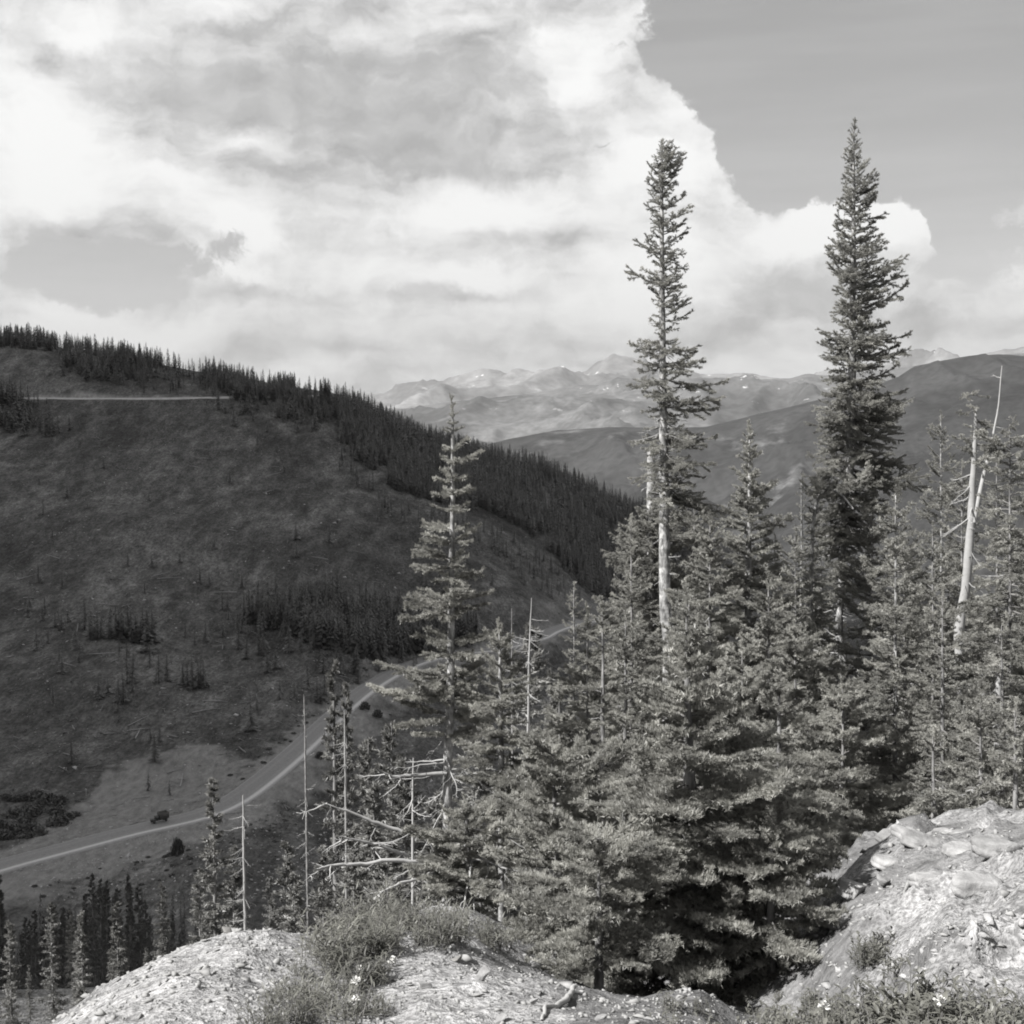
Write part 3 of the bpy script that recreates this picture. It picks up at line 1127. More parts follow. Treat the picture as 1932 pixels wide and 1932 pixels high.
# --- the slender fir left of centre, whorl by whorl
near_tree('fir_tree', 'slender fir with spaced whorls of branches, tallest left of centre', 12.0,
          [(854, 772, 1.2), (854, 830, 3), (853, 950, 4.5), (851, 1100, 6), (850, 1300, 7.5), (845, 1420, 8.5), (842, 1520, 9)],
          [(772, 5, 5), (800, 13, 14), (815, 18, 20), (830, 12, 12), (845, 24, 32), (860, 12, 14), (876, 17, 50), (892, 14, 20), (908, 38, 36), (920, 20, 30), (934, 42, 38),
           (950, 16, 20), (968, 40, 36), (982, 38, 72), (996, 60, 28), (1003, 84, 30), (1020, 50, 55), (1040, 25, 20), (1052, 84, 18), (1070, 62, 26), (1090, 40, 52), (1110, 25, 20),
           (1128, 60, 96), (1147, 94, 60), (1162, 60, 30), (1190, 22, 20), (1205, 62, 82), (1230, 50, 70), (1250, 80, 60), (1272, 145, 60), (1295, 60, 50), (1318, 158, 60), (1345, 120, 70),
           (1362, 100, 60), (1385, 60, 70), (1410, 60, 70)],
          'fir', step=.13, nb=5, el_top=18, el_bot=-2, seed=11, wide=1.15, whorls=[786, 800, 814, 850, 876, 908, 934, 968, 1000, 1022, 1054, 1072, 1092, 1130, 1150, 1165, 1207, 1232, 1272, 1290, 1320, 1350, 1385, 1405], dead=[(1395, 1530, 120, 7), (1280, 1400, 80, 4)], jitter=.2)

near_tree('fir_tree', 'young fir just right of the slender fir, its top at half the height', 13.2,
          [(942, 1188, 1.5), (944, 1300, 4), (946, 1450, 6)],
          [(1188, 5, 6), (1210, 14, 14), (1228, 45, 28), (1250, 30, 48), (1275, 52, 40), (1300, 44, 84), (1330, 70, 50), (1365, 60, 70), (1400, 90, 80), (1440, 80, 90), (1480, 100, 80), (1520, 95, 90)],
          'fir', step=.12, nb=5, seed=12)

# --- the two tall old spruces
near_tree('spruce_tree', 'tall ragged spruce with a bare pale trunk, left one of the two tallest', 19.0,
          [(1248, 278, 1.5), (1249, 400, 3.5), (1250, 600, 5.5), (1252, 800, 8), (1254, 950, 10), (1254, 1100, 11), (1256, 1160, 12), (1264, 1205, 12)],
          [(276, 6, 6), (305, 12, 26), (325, 22, 50), (345, 26, 40), (362, 30, 24), (385, 46, 34), (405, 22, 50), (420, 26, 56), (445, 20, 32), (465, 52, 52), (480, 44, 42), (497, 22, 26),
           (515, 42, 42), (525, 50, 68), (545, 50, 78), (565, 34, 54), (590, 22, 60), (610, 22, 34), (632, 26, 30), (646, 60, 44), (666, 50, 98), (690, 36, 76), (712, 58, 92),
           (745, 50, 84), (780, 46, 70), (800, 66, 62), (815, 80, 86), (838, 44, 60), (855, 84, 112), (880, 56, 84), (900, 26, 60), (918, 30, 118), (940, 22, 92), (960, 10, 96), (985, 24, 52)],
          'spruce', step=.12, nb=6, el_top=40, el_bot=-14, seed=21, wide=1.25, dead=[(500, 900, 55, 34), (900, 1180, 40, 22)], jitter=.45, extra_gap=.22)

near_tree('spruce_tree', 'tallest dark spruce at right with a spire top and crooked lower trunk', 21.0,
          [(1611, 238, 1.2), (1610, 400, 3.5), (1608, 600, 6), (1606, 760, 8), (1602, 900, 8), (1590, 950, 7.5), (1588, 1060, 7), (1589, 1135, 7), (1580, 1175, 7.5), (1584, 1205, 8), (1593, 1235, 8), (1594, 1300, 8)],
          [(238, 5, 5), (270, 11, 11), (300, 15, 16), (330, 18, 19), (355, 18, 36), (372, 24, 36), (395, 30, 38), (412, 24, 46), (440, 28, 42), (462, 34, 54), (482, 34, 52), (500, 42, 68),
           (515, 54, 66), (540, 50, 74), (555, 36, 66), (573, 34, 98), (595, 28, 46), (615, 48, 50), (628, 52, 84), (650, 48, 92), (662, 64, 84), (690, 50, 66), (715, 46, 72),
           (745, 58, 90), (762, 60, 124), (790, 68, 84), (815, 60, 96), (833, 74, 110), (855, 44, 104), (880, 60, 126), (902, 50, 96), (925, 34, 110), (945, 56, 60), (965, 60, 60), (990, 50, 60), (1030, 44, 50), (1080, 30, 36), (1130, 22, 26)],
          'spruce', step=.11, nb=7, el_top=35, el_bot=-16, seed=22, wide=1.3, extra_gap=.16, dead=[(1000, 1230, 60, 40), (1200, 1300, 90, 10)], jitter=.35)

# --- middle firs right of centre
near_tree('fir_tree', 'small neat fir with a pale trunk standing between the two tallest spruces', 15.0,
          [(1414, 812, 1.2), (1414, 900, 3), (1412, 1000, 5), (1410, 1150, 6.5), (1410, 1300, 7)],
          [(812, 5, 5), (835, 12, 14), (850, 20, 22), (870, 20, 22), (895, 26, 24), (915, 32, 30), (940, 34, 44), (965, 48, 50), (990, 42, 54), (1010, 46, 70), (1030, 40, 60), (1055, 80, 62),
           (1080, 56, 70), (1110, 70, 74), (1150, 60, 84), (1200, 80, 90), (1260, 90, 100), (1330, 100, 110), (1400, 100, 110)],
          'fir', step=.115, nb=5, seed=31, el_bot=-8)
near_tree('spruce_tree', 'dense bushy spruce wrapped round the pale trunk of the left tall spruce', 20.6,
          [(1228, 850, 7), (1229, 950, 9), (1230, 1100, 9), (1230, 1400, 10)],
          [(955, 20, 24), (985, 46, 50), (1010, 62, 70), (1035, 80, 80), (1070, 78, 70), (1110, 70, 90), (1150, 84, 90), (1200, 90, 90), (1260, 110, 90), (1320, 120, 100), (1400, 150, 110), (1480, 150, 110)],
          'spruce', step=.10, nb=6, seed=32, leader=False, el_top=10, dead=[(855, 960, 30, 10)])
TREES = [
    # name, label, Y, u, vtop, vbase_crown, wl, wr, kind, seed
    ('fir_tree', 'pointed fir top just right of the thick pale trunk', 14.5, 1340, 985, 1400, 85, 80, 'fir', 41),
    ('fir_tree', 'broad fir with pale tips below the crooked trunk', 13.6, 1500, 1190, 1560, 110, 120, 'fir', 42),
    ('spruce_tree', 'dense spruce with a visible trunk in front of the tallest dark spruce', 14.0, 1690, 935, 1560, 78, 95, 'spruce', 43),
    ('spruce_tree', 'thick spruce left of the crooked trunk, in full sun', 17.0, 1500, 1010, 1500, 62, 55, 'spruce', 44),
    ('spruce_tree', 'thin half bare spruce at the edge of the dark ridge, beside an arching bough', 22.0, 1512, 905, 1300, 22, 20, 'spruce', 45),
    ('spruce_tree', 'wispy pale twiggy spruce rising behind the right hand clump', 24.0, 1775, 785, 1400, 60, 55, 'spruce', 46),
    ('spruce_tree', 'shaded spruce low between the crooked trunk and the bleached trunk', 16.0, 1760, 1000, 1540, 80, 90, 'spruce', 47),
    ('spruce_tree', 'drooping spruce at the right edge beyond the bleached trunk', 15.0, 1905, 800, 1500, 95, 110, 'droop', 48),
    ('fir_tree', 'little fir with light tips in front of the dense centre clump', 12.5, 1108, 1160, 1500, 60, 70, 'fir', 49),
    ('fir_tree', 'narrow fir rising a little above the dense centre clump', 12.2, 1136, 1148, 1520, 55, 60, 'fir', 50),
    ('fir_tree', 'bushy fir low behind the dead forked branches', 14.5, 1030, 1400, 1600, 110, 110, 'fir', 51),
    ('spruce_tree', 'dark narrow spruce in the shade at the foot of the bleached trunk', 13.0, 1778, 1125, 1540, 60, 56, 'spruce', 52),
    ('fir_tree', 'fir with horizontal sprays under the pointed fir top', 12.6, 1400, 1230, 1600, 120, 130, 'fir', 53),
    ('spruce_tree', 'low spruce behind the rock bank, left of the right hand edge', 12.4, 1850, 1330, 1590, 90, 90, 'spruce', 54),
    ('spruce_tree', 'sparse sunlit spruce directly above the rock bank', 11.6, 1760, 1390, 1590, 70, 70, 'spruce', 55),
    ('fir_tree', 'fir half hidden between the crooked trunk and the big shaded fir', 12.0, 1590, 1300, 1640, 110, 110, 'fir', 56),
    ('spruce_tree', 'old spruce with a hidden trunk filling the gap under the right tall spruce', 20.5, 1645, 985, 1480, 90, 90, 'spruce', 57),
    ('spruce_tree', 'slim spruce left of the dense centre clump, on the edge of the valley view', 24.0, 1083, 1108, 1420, 36, 34, 'spruce', 58),
    ('fir_tree', 'fir filling the lower slope right of the young fir', 14.8, 1055, 1290, 1560, 60, 60, 'fir', 59),
    ('spruce_tree', 'tangled spruce right of the dense centre clump', 15.5, 1300, 1130, 1460, 80, 80, 'spruce', 60),
    ('spruce_tree', 'tangled spruce deep in the centre clump', 14.2, 1180, 1170, 1520, 90, 90, 'spruce', 61),
    ('spruce_tree', 'spruce at the right edge with its top cut by the frame side', 18.0, 1940, 1000, 1560, 110, 110, 'spruce', 62),
    ('spruce_tree', 'half dead spruce tangle in front of the right edge', 12.8, 1890, 1180, 1560, 90, 80, 'droop', 63),
    ('spruce_tree', 'dense spruce between the wispy spruce and the bleached trunk', 19.0, 1815, 880, 1500, 70, 60, 'spruce', 64),
    ('spruce_tree', 'full dark spruce close behind the bleached trunk on its right', 17.0, 1880, 870, 1560, 60, 80, 'droop', 65),
    ('spruce_tree', 'sunlit spruce low at the right edge above the bank', 11.0, 1915, 1340, 1600, 80, 90, 'spruce', 66),
    ('spruce_tree', 'spruce filling the gap left of the crooked trunk', 22.5, 1548, 985, 1480, 50, 46, 'spruce', 69),
    ('spruce_tree', 'bushy sunlit spruce at the left shoulder of the dense centre clump', 17.5, 1190, 985, 1480, 66, 60, 'spruce', 70),
    ('spruce_tree', 'sunlit bushy spruce just right of the thick pale trunk', 20.5, 1310, 960, 1480, 50, 60, 'spruce', 73),
    ('spruce_tree', 'rounded spruce top between the neat fir and the half bare spruce', 19.5, 1462, 1020, 1500, 60, 50, 'spruce', 74),
    ('fir_tree', 'sunny fir in the middle of the forest wall below the small neat fir', 13.0, 1450, 1100, 1500, 80, 80, 'fir', 67),
    ('spruce_tree', 'spruce whose top fills the notch right of the crooked trunk', 18.5, 1705, 990, 1560, 60, 70, 'spruce', 68),
]
for nm, lb, Y, u, vt, vb, wl, wr, kd, sdd in TREES:
    rg = np.random.default_rng(sdd)
    thin = wl < 45 or sdd in (46, 48, 63)
    near_tree(nm, lb, Y, [(u, vt, 1.0), (u + 1, vt + (vb - vt) * .4, 2.8 * 14 / Y), (u + rg.normal() * 3, vb, 6 * 14 / Y)], auto_prof(vt, vb, wl, wr, rg, .2, .45), kd,
              step=.15 if not thin else .17, nb=6 if not thin else 5, seed=sdd, extra_gap=.16, bark='bark_dark' if sdd not in (43, 45, 46) else 'bark', wide=1.3, dead=[(vt + (vb - vt) * .4, vb, wl * .7, 7 if not thin else 26)], jitter=.3)

# arching bough tree beside the dark ridge
near_tree('spruce_tree', 'bent spruce arching over to the right beside the dark ridge', 20.0,
          [(1610, 960, 1.5), (1585, 925, 2), (1556, 915, 2.5), (1540, 935, 3), (1533, 1000, 3.5), (1530, 1100, 4), (1530, 1300, 5)],
          [(912, 16, 60), (935, 30, 50), (960, 16, 20), (985, 20, 20), (1010, 16, 26), (1060, 20, 26), (1120, 40, 46), (1200, 60, 60)], 'spruce', step=.12, nb=5, seed=71, leader=False,
          dead=[(960, 1100, 26, 14)])

# --- big fir in front: several stems from one root mat
near_tree('fir_tree', 'big dark bushy fir in the foreground, sprays reaching down to the ground', 7.7,
          [(1296, 1140, 1.5), (1296, 1300, 6), (1300, 1500, 13), (1305, 1800, 17)],
          [(1140, 6, 6), (1180, 22, 26), (1230, 36, 60), (1280, 60, 70), (1340, 80, 100), (1400, 110, 140), (1460, 140, 180), (1520, 180, 210), (1580, 220, 230), (1640, 260, 240), (1700, 290, 250),
           (1760, 300, 260), (1820, 280, 250), (1870, 240, 220), (1900, 180, 180)],
          'fir', step=.125, nb=7, el_top=25, el_bot=-12, seed=81, jitter=.28, wide=1.2, bark='bark_dark')
near_tree('fir_tree', 'bushy fir stem on the sunny left flank of the big foreground fir', 8.2,
          [(1040, 1440, 1.5), (1050, 1560, 6), (1060, 1760, 10)],
          [(1440, 60, 60), (1480, 110, 100), (1530, 130, 130), (1580, 150, 140), (1640, 160, 150), (1700, 150, 150), (1760, 110, 140), (1800, 60, 140)],
          'fir', step=.15, nb=6, el_top=25, el_bot=-10, seed=82, jitter=.35, bark='bark_dark')
near_tree('fir_tree', 'fir stem on the right flank of the big foreground fir', 10.2,
          [(1470, 1290, 1.5), (1472, 1450, 6), (1475, 1700, 10)],
          [(1290, 8, 8), (1340, 50, 50), (1400, 80, 90), (1460, 110, 120), (1520, 130, 140), (1580, 140, 150), (1640, 120, 130), (1700, 100, 100), (1760, 100, 80)],
          'fir', step=.15, nb=6, el_top=25, el_bot=-12, seed=83, jitter=.35, bark='bark_dark')
near_tree('fir_tree', 'low sprawling fir at the sunny left end of the foreground clump', 8.9,
          [(880, 1530, 1.5), (885, 1600, 6), (890, 1700, 9)],
          [(1530, 12, 12), (1560, 70, 60), (1600, 130, 90), (1640, 130, 90), (1680, 90, 90), (1705, 60, 70)],
          'fir', step=.10, nb=6, el_top=15, el_bot=0, seed=84, jitter=.35, bark='bark_dark', dead=[(1560, 1690, 200, 8)])
near_tree('fir_tree', 'rounded fir bush in front of the left flank of the big foreground fir', 7.0,
          [(1130, 1615, 1.5), (1130, 1700, 5), (1130, 1850, 10)],
          [(1600, 90, 90), (1640, 130, 120), (1690, 160, 140), (1750, 170, 150), (1800, 150, 150), (1845, 100, 140)],
          'fir', step=.14, nb=6, el_top=15, el_bot=-5, seed=85, jitter=.35, bark='bark_dark')
near_tree('fir_tree', 'fir bush under the right end of the clump beside the rock bank', 7.4,
          [(1455, 1560, 1.5), (1455, 1640, 6), (1455, 1760, 9)],
          [(1560, 12, 12), (1600, 70, 90), (1660, 110, 130), (1720, 130, 160), (1780, 130, 160), (1840, 120, 140), (1880, 80, 110)],
          'fir', step=.14, nb=6, el_top=15, el_bot=-15, seed=86, jitter=.35, bark='bark_dark')

# --- bare snags
def snag(label, Y, pts, deads, name='dead_tree', forks=(), seed=1, mat='deadwood', group=None):
    rng = np.random.default_rng(seed)
    w3 = np.array([P(u, v, Y) for u, v, r in pts]); rad = np.array([r for _, _, r in pts]) * Y / F * (.8 if Y > 25 else 1)
    zg = ground(w3[-1][0] / Y, Y) - .1
    if w3[-1][2] > zg:
        lw = w3[-1].copy(); lw[2] = zg
        w3 = np.vstack([w3, lw]); rad = np.append(rad, rad[-1] * 1.2)
    base = w3[-1].copy()
    root = empty(name, base)
    tag(root, label, 'dead tree', group)

    def dens(w3, rad):
        d = np.concatenate([[0], np.cumsum(np.linalg.norm(np.diff(w3, axis=0), axis=1))])
        n = max(6, int(d[-1] / (.0075 * Y)))
        dd = np.linspace(0, d[-1], n)
        pp = np.stack([np.interp(dd, d, w3[:, k]) for k in range(3)], -1)
        pp[1:-1] = (pp[:-2] + 2 * pp[1:-1] + pp[2:]) / 4
        wv3 = np.cumsum(rng.normal(size=(n, 2)), axis=0)
        pp[:, :2] += (wv3 - np.linspace(0, 1, n)[:, None] * wv3[-1]) * rad.mean() * .16
        rad = rad * 1.0
        return pp, np.interp(dd, d, rad)
    pp, rr = dens(w3, rad)
    V, q = tube(pp - base, rr, 8)
    obj('trunk', mesh_np('trunk', V, [q], [M[mat]], smooth=True), root)
    for fk in forks:
        f3 = np.array([P(u, v, Y) for u, v, r in fk]); fr = np.array([r for _, _, r in fk]) * Y / F
        p2, r2 = dens(f3, fr)
        V, q = tube(p2 - base, r2, 6)
        obj('fork', mesh_np('fork', V, [q], [M[mat]], smooth=True), root)
        for j in range(8):
            k = rng.integers(0, len(p2))
            put_branch(root, base, 'dead', p2[k], rng.uniform(0, 6.28), R(rng.uniform(-10, 40)), 26 * Y / F * rng.uniform(.5, 1.2), rng, 'dead_branch')
    for (va, vb, lp, cnt, elv) in deads:
        for j in range(cnt):
            zz = P(966, rng.uniform(va, vb), Y)[2]
            k = min(np.searchsorted(-pp[:, 2], -zz), len(pp) - 1)
            put_branch(root, base, 'dead', pp[k], rng.uniform(0, 6.28), R(elv + rng.normal() * 15), lp * Y / F * rng.uniform(.5, 1.2), rng, 'dead_branch')
    return root


t5 = snag('bleached white trunk with a forked bare top near the right edge', 16.5,
          [(1843, 770, 2), (1841, 860, 5), (1840, 930, 7), (1836, 1000, 8.5), (1830, 1080, 9), (1820, 1150, 9.5), (1812, 1180, 10), (1808, 1300, 10)],
          [(880, 1180, 60, 18, -30), (1180, 1300, 70, 14, -10)], forks=[[(1890, 690, .8), (1885, 760, 1.4), (1870, 840, 2.6), (1858, 890, 4), (1846, 950, 4.5), (1838, 985, 4.5)]], seed=91)
rg = np.random.default_rng(92)
b5 = np.array(t5.location)
for k in range(34):      # living tuft at its top
    v = rg.uniform(735, 880)
    p = P(1842 + rg.normal() * 2, v, 16.5)
    put_branch(t5, b5, 'spruce', p, rg.uniform(0, 6.28), R(rg.normal() * 20 - 5), (12 + 26 * math.sin((v - 735) / 145 * PI) ** .5) * 16.5 / F * rg.uniform(.6, 1.2), rg)
snag('slim bleached snag standing alone above the white gravel heap', 42.0, [(458, 1500, 1.5), (459, 1600, 2.8), (461, 1700, 3.6), (463, 1790, 4)], [(1510, 1780, 34, 46, -25)], seed=93)
snag('dark thin dead pole with a few twigs left of the two narrow spruces', 48.0, [(573, 1310, 1.0), (576, 1400, 2.2), (579, 1560, 3), (580, 1700, 3)], [(1330, 1500, 22, 16, 10), (1500, 1700, 26, 26, -20)], seed=94, mat='bark_dark')
snag('bare dead top with curved twigs right of the slender fir', 30.0, [(1003, 1128, .8), (1000, 1180, 1.5), (998, 1240, 2.4), (996, 1400, 3)], [(1150, 1350, 40, 24, -5)], seed=95)
snag('dead spindly treetop next to the slender fir, hung with short twigs', 28.0, [(966, 1148, .8), (967, 1250, 2), (968, 1420, 3)], [(1155, 1400, 30, 30, 5)], seed=96, mat='bark_dark')
snag('bleached dead tree with wide bare boughs below the slender fir', 15.0, [(780, 1430, 1.2), (779, 1500, 2), (778, 1600, 2.8)], [(1440, 1560, 60, 14, 5)], seed=97)
snag('bare pole among the dark narrow spruces, pale with stubs', 46.0, [(650, 1340, 1), (651, 1400, 2.6), (653, 1520, 3), (655, 1700, 3)], [(1360, 1640, 26, 36, -25)], seed=98)
snag('broken grey stub trunk left of the far right edge', 13.2, [(1888, 1255, 6), (1886, 1320, 7), (1884, 1420, 7)], [(1260, 1400, 60, 8, -30)], seed=100)

# dead forked boughs lying out of the foreground clump
def bough(label, pts, Y0, Y1, seed, twigs=16, lp=60):
    twigs = int(twigs * .45)
    rng = np.random.default_rng(seed)
    k = len(pts)
    w3 = np.array([P(u, v, Y0 + (Y1 - Y0) * i / (k - 1)) for i, (u, v, r) in enumerate(pts)])
    rad = np.array([r * Y0 / F for _, _, r in pts])
    base = w3[0]
    root = empty('dead_bough', base)
    tag(root, label, 'dead branch')
    d = np.linspace(0, 1, k); dd = np.linspace(0, 1, k * 5)
    pp = np.stack([np.interp(dd, d, w3[:, c]) for c in range(3)], -1) + rng.normal(size=(k * 5, 3)) * .003
    V, q = tube(pp - base, np.interp(dd, d, rad), 6)
    obj('limb', mesh_np('limb', V, [q], [M['deadwood']], smooth=True), root)
    for j in range(twigs):
        i = rng.integers(int(k * 5 * .25), k * 5)
        dirn = rng.uniform(PI * .6, PI * 1.4) if rng.random() < .7 else rng.uniform(0, 6.28)
        put_branch(root, base, 'dead', pp[i], dirn, R(rng.uniform(-70, 30)), lp * Y0 / F * rng.uniform(.35, 1.1), rng, 'twig')


bough('uppermost bare bleached bough slanting up left out of the clump', [(760, 1570, 4), (700, 1548, 3.2), (650, 1528, 2.2), (612, 1516, 1)], 10.4, 10.2, 111)
bough('second bare bough ending in a bushel of pale twigs', [(770, 1615, 4), (720, 1596, 3.4), (680, 1586, 2.6), (640, 1578, 1)], 10.3, 10.0, 112, 22, 55)
bough('lowest long forked bleached bough pointing left over the shrubs', [(800, 1628, 4.5), (740, 1622, 4), (680, 1630, 3.4), (630, 1632, 2.6), (596, 1640, 1)], 10.2, 9.8, 113, 18, 60)
bough('pale bough bending down from the clump above the gravel patch', [(830, 1640, 4), (790, 1658, 3.2), (750, 1668, 2.4), (710, 1690, 1)], 9.8, 9.4, 114, 18, 60)
bough('bare bough left of the slender fir trunk', [(842, 1458, 4.5), (790, 1462, 3.4), (740, 1466, 2.6), (712, 1450, 1.2)], 11.95, 11.7, 115, 14, 60)
bough('twisted bleached root at the foot of the big foreground fir', [(1085, 1862, 5), (1068, 1885, 6), (1045, 1900, 6), (1030, 1898, 4), (1022, 1925, 3)], 5.2, 4.5, 116, 4, 40)
bough('long grey root lying across the rock bank', [(1860, 1600, 3), (1800, 1622, 4), (1745, 1640, 4), (1712, 1668, 4), (1706, 1690, 2)], 8.0, 7.0, 117, 5, 40)

# ------------------------------------------------------------------ mid-distance conifers (shared crowns)
def mid_crown(seed, ratio=.13, H=1.0, nbr=120, bare=.06, mat=None, tri=34, narrow=.8):
    rng = np.random.default_rng(seed)
    g = Geo()
    V = []; 
    for i in range(nbr):
        f = (i + rng.random()) / nbr
        z = H * (1 - f * (1 - bare))
        rmax = H * ratio * (f ** narrow) * rng.uniform(.55, 1.15) + .006 * H
        az_ = rng.uniform(0, 2 * PI)
        el_ = R(25 - 45 * f + rng.normal() * 10)
        d = np.array([math.cos(az_) * math.cos(el_), math.sin(az_) * math.cos(el_), math.sin(el_)])
        for k in range(tri):
            t = .05 + .95 * rng.random() ** .75
            wob = (.10 + .16 * t * (1 - .5 * t)) * rmax
            c = np.array([0, 0, z - rmax * .25 * t * (1 - t)]) + d * rmax * t + rng.normal(size=3) * np.array([1, 1, .45]) * wob * .6
            dd = d + rng.normal(size=3) * .55; dd /= np.linalg.norm(dd)
            sd_ = np.cross(dd, rng.normal(size=3)); sd_ /= np.linalg.norm(sd_) + 1e-9
            ln = H * .016 * rng.uniform(.6, 1.4); w_ = H * .0030
            V.append(np.array([c - sd_ * w_, c + sd_ * w_, c + dd * ln]))
    V = np.concatenate(V)
    g.add(V, np.arange(len(V)).reshape(-1, 3), 0)
    return g.mesh('conifer_crown', [mat or M['mid_foliage']])


def unit_trunk(r0=.012):
    V, q = tube(np.array([[0, 0, -.03], [0, 0, .5], [0, 0, 1.0]]), [r0, r0 * .6, r0 * .12], 6)
    return mesh_np('conifer_trunk', V, [q], [M['bark_dark']], smooth=True)


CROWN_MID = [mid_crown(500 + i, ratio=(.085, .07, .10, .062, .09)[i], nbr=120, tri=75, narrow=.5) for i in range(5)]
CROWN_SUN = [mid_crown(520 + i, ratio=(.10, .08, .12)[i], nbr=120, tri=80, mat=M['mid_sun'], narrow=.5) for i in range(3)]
TRUNK_U = unit_trunk()
rngm = np.random.default_rng(900)


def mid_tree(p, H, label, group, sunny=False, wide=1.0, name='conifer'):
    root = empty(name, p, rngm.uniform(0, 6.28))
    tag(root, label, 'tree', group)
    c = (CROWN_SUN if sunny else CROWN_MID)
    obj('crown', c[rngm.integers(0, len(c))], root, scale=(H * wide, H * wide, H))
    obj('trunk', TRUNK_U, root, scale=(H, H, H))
    return root


def at_uY(u, Y):
    a = (u - 966) / F
    return np.array([a * Y, Y, ground(a, Y)])


# named ones on the slope below the gravel heap: (u, v top, Y, wide, label)
MIDS = [(390, 1472, 46, 1.0, 'dark narrow spruce with a pale tip just left of the slim bleached snag'),
        (625, 1252, 50, .72, 'very narrow dark spruce, left of the pair beside the road curve'),
        (649, 1292, 52, .62, 'very narrow pale spruce, right of the pair beside the road curve'),
        (287, 1668, 75, .9, 'pale grey broken spruce rising from the dark forest at lower left'),
        (360, 1640, 62, .9, 'pale leaning spruce left of the dark narrow spruce'),
        (530, 1590, 55, 1.1, 'small spruce behind the slim bleached snag, on its right'),
        (545, 1650, 44, 1.2, 'short bushy spruce nearest the white gravel heap'),
        (600, 1600, 42, 1.1, 'spruce low behind the dead forked boughs'),
        (690, 1400, 44, 1.1, 'dark spruce between the road curve and the slender fir'),
        (735, 1370, 40, 1.0, 'spruce tucked below the long left bough of the slender fir'),
        (760, 1440, 34, 1.1, 'spruce close behind the slender fir trunk on its left'),
        (700, 1480, 38, 1.2, 'bushy spruce above the uppermost dead bough'),
        (905, 1380, 34, 1.2, 'spruce directly behind the slender fir trunk on its right'),
        (1000, 1185, 42, 1.0, 'dark broken spruce carrying dead boughs right of the young fir'),
        (1040, 1270, 60, .8, 'dark slim spruce in the gap beside the dense centre clump'),
        (660, 1560, 36, 1.2, 'spruce half hidden behind the uppermost dead bough'),
        (725, 1590, 32, 1.2, 'spruce deep behind the dead forked boughs'),
        (500, 1700, 50, 1.0, 'small spruce left of the short bushy one at the gravel heap'),
        (427, 1600, 58, 1.0, 'slim spruce between the dark narrow spruce and the bleached snag'),
        (820, 1500, 26, 1.2, 'spruce behind the foot of the slender fir'),
        (960, 1470, 24, 1.3, 'spruce behind the young fir base')]
for u, vt, Y, wd, lb in MIDS:
    p = at_uY(u, Y)
    H = S(vt) * Y - p[2]
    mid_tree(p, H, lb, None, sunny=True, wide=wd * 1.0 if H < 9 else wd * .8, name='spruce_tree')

# forest of the lower left slope
n_ = 0
while n_ < 120:
    u = rngm.uniform(-90, 430); Y = rngm.uniform(95, 268)
    if u > 290 and rngm.random() < .5: continue
    p = at_uY(u, Y)
    H = rngm.uniform(10, 21)
    v_top = 966 - F * math.tan(math.atan2(p[2] + H, Y) + PITCH)
    if v_top < 1640 + 35 * math.sin(u / 40.) + 40 * rngm.random(): continue
    zx = 'at its left edge' if u < 60 else ('in its middle' if u < 230 else 'at its right end')
    zy = 'back row' if Y > 205 else ('middle rows' if Y > 150 else 'front rows')
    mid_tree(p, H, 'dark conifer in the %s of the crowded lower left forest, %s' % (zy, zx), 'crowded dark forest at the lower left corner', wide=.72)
    n_ += 1
# slope between (behind the foreground, right of the heap)
for k in range(22):
    u = rngm.uniform(-70, 340); Y = rngm.uniform(34, 92)
    p = at_uY(u, Y)
    vt = 1700 + rngm.uniform(0, 150)
    H = S(vt) * Y - p[2]
    if H < 2.5: continue
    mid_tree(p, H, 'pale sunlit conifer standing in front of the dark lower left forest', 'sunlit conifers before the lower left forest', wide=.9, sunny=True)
for u, Y in [(rngm.uniform(420, 1000), rngm.uniform(60, 150)) for _ in range(30)]:
    p = at_uY(u, Y)
    H = rngm.uniform(4, 9)
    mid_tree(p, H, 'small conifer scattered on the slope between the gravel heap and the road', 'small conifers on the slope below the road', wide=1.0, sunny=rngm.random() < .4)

# ------------------------------------------------------------------ distant conifers
def far_unit(seed, nb=46):
    rng = np.random.default_rng(seed)
    V = []; Fc = []
    slim = rng.uniform(.10, .15)
    for k in range(nb):
        f = (k + rng.random()) / nb
        z = 1 - f * .93
        an = k * 2.4 + rng.normal() * .5
        r = slim * f ** .75 * rng.uniform(.6, 1.25) + .012
        wd = r * rng.uniform(.35, .6)
        dz = -.02 - .05 * f * rng.random()
        c, s = math.cos(an), math.sin(an)
        b = len(V)
        V += [(0, 0, z + .035), (r * c - wd * s, r * s + wd * c, z + dz), (r * c + wd * s, r * s - wd * c, z + dz + rng.normal() * .012), (r * 1.25 * c, r * 1.25 * s, z + dz * .6)]
        Fc += [(b, b + 1, b + 3), (b, b + 3, b + 2)]
    b = len(V)
    for z, r in ((-.05, .013), (1.0, .004)):
        for j in range(3): V.append((r * math.cos(j * 2.1), r * math.sin(j * 2.1), z))
    for j in range(3):
        jn = (j + 1) % 3
        Fc.append((b + j, b + jn, b + 3 + jn)); Fc.append((b + j, b + 3 + jn, b + 3 + j))
    return np.array(V), np.array(Fc)


FAR = [far_unit(i) for i in range(6)]
FARM = [mesh_np('distant_conifer', v, [f], [M['far_foliage']]) for v, f in FAR]
rf = np.random.default_rng(77)


def inpoly(u, v, poly):
    c = False
    n = len(poly)
    j = n - 1
    for i in range(n):
        if ((poly[i][1] > v) != (poly[j][1] > v)) and (u < (poly[j][0] - poly[i][0]) * (v - poly[i][1]) / (poly[j][1] - poly[i][1]) + poly[i][0]):
            c = not c
        j = i
    return c


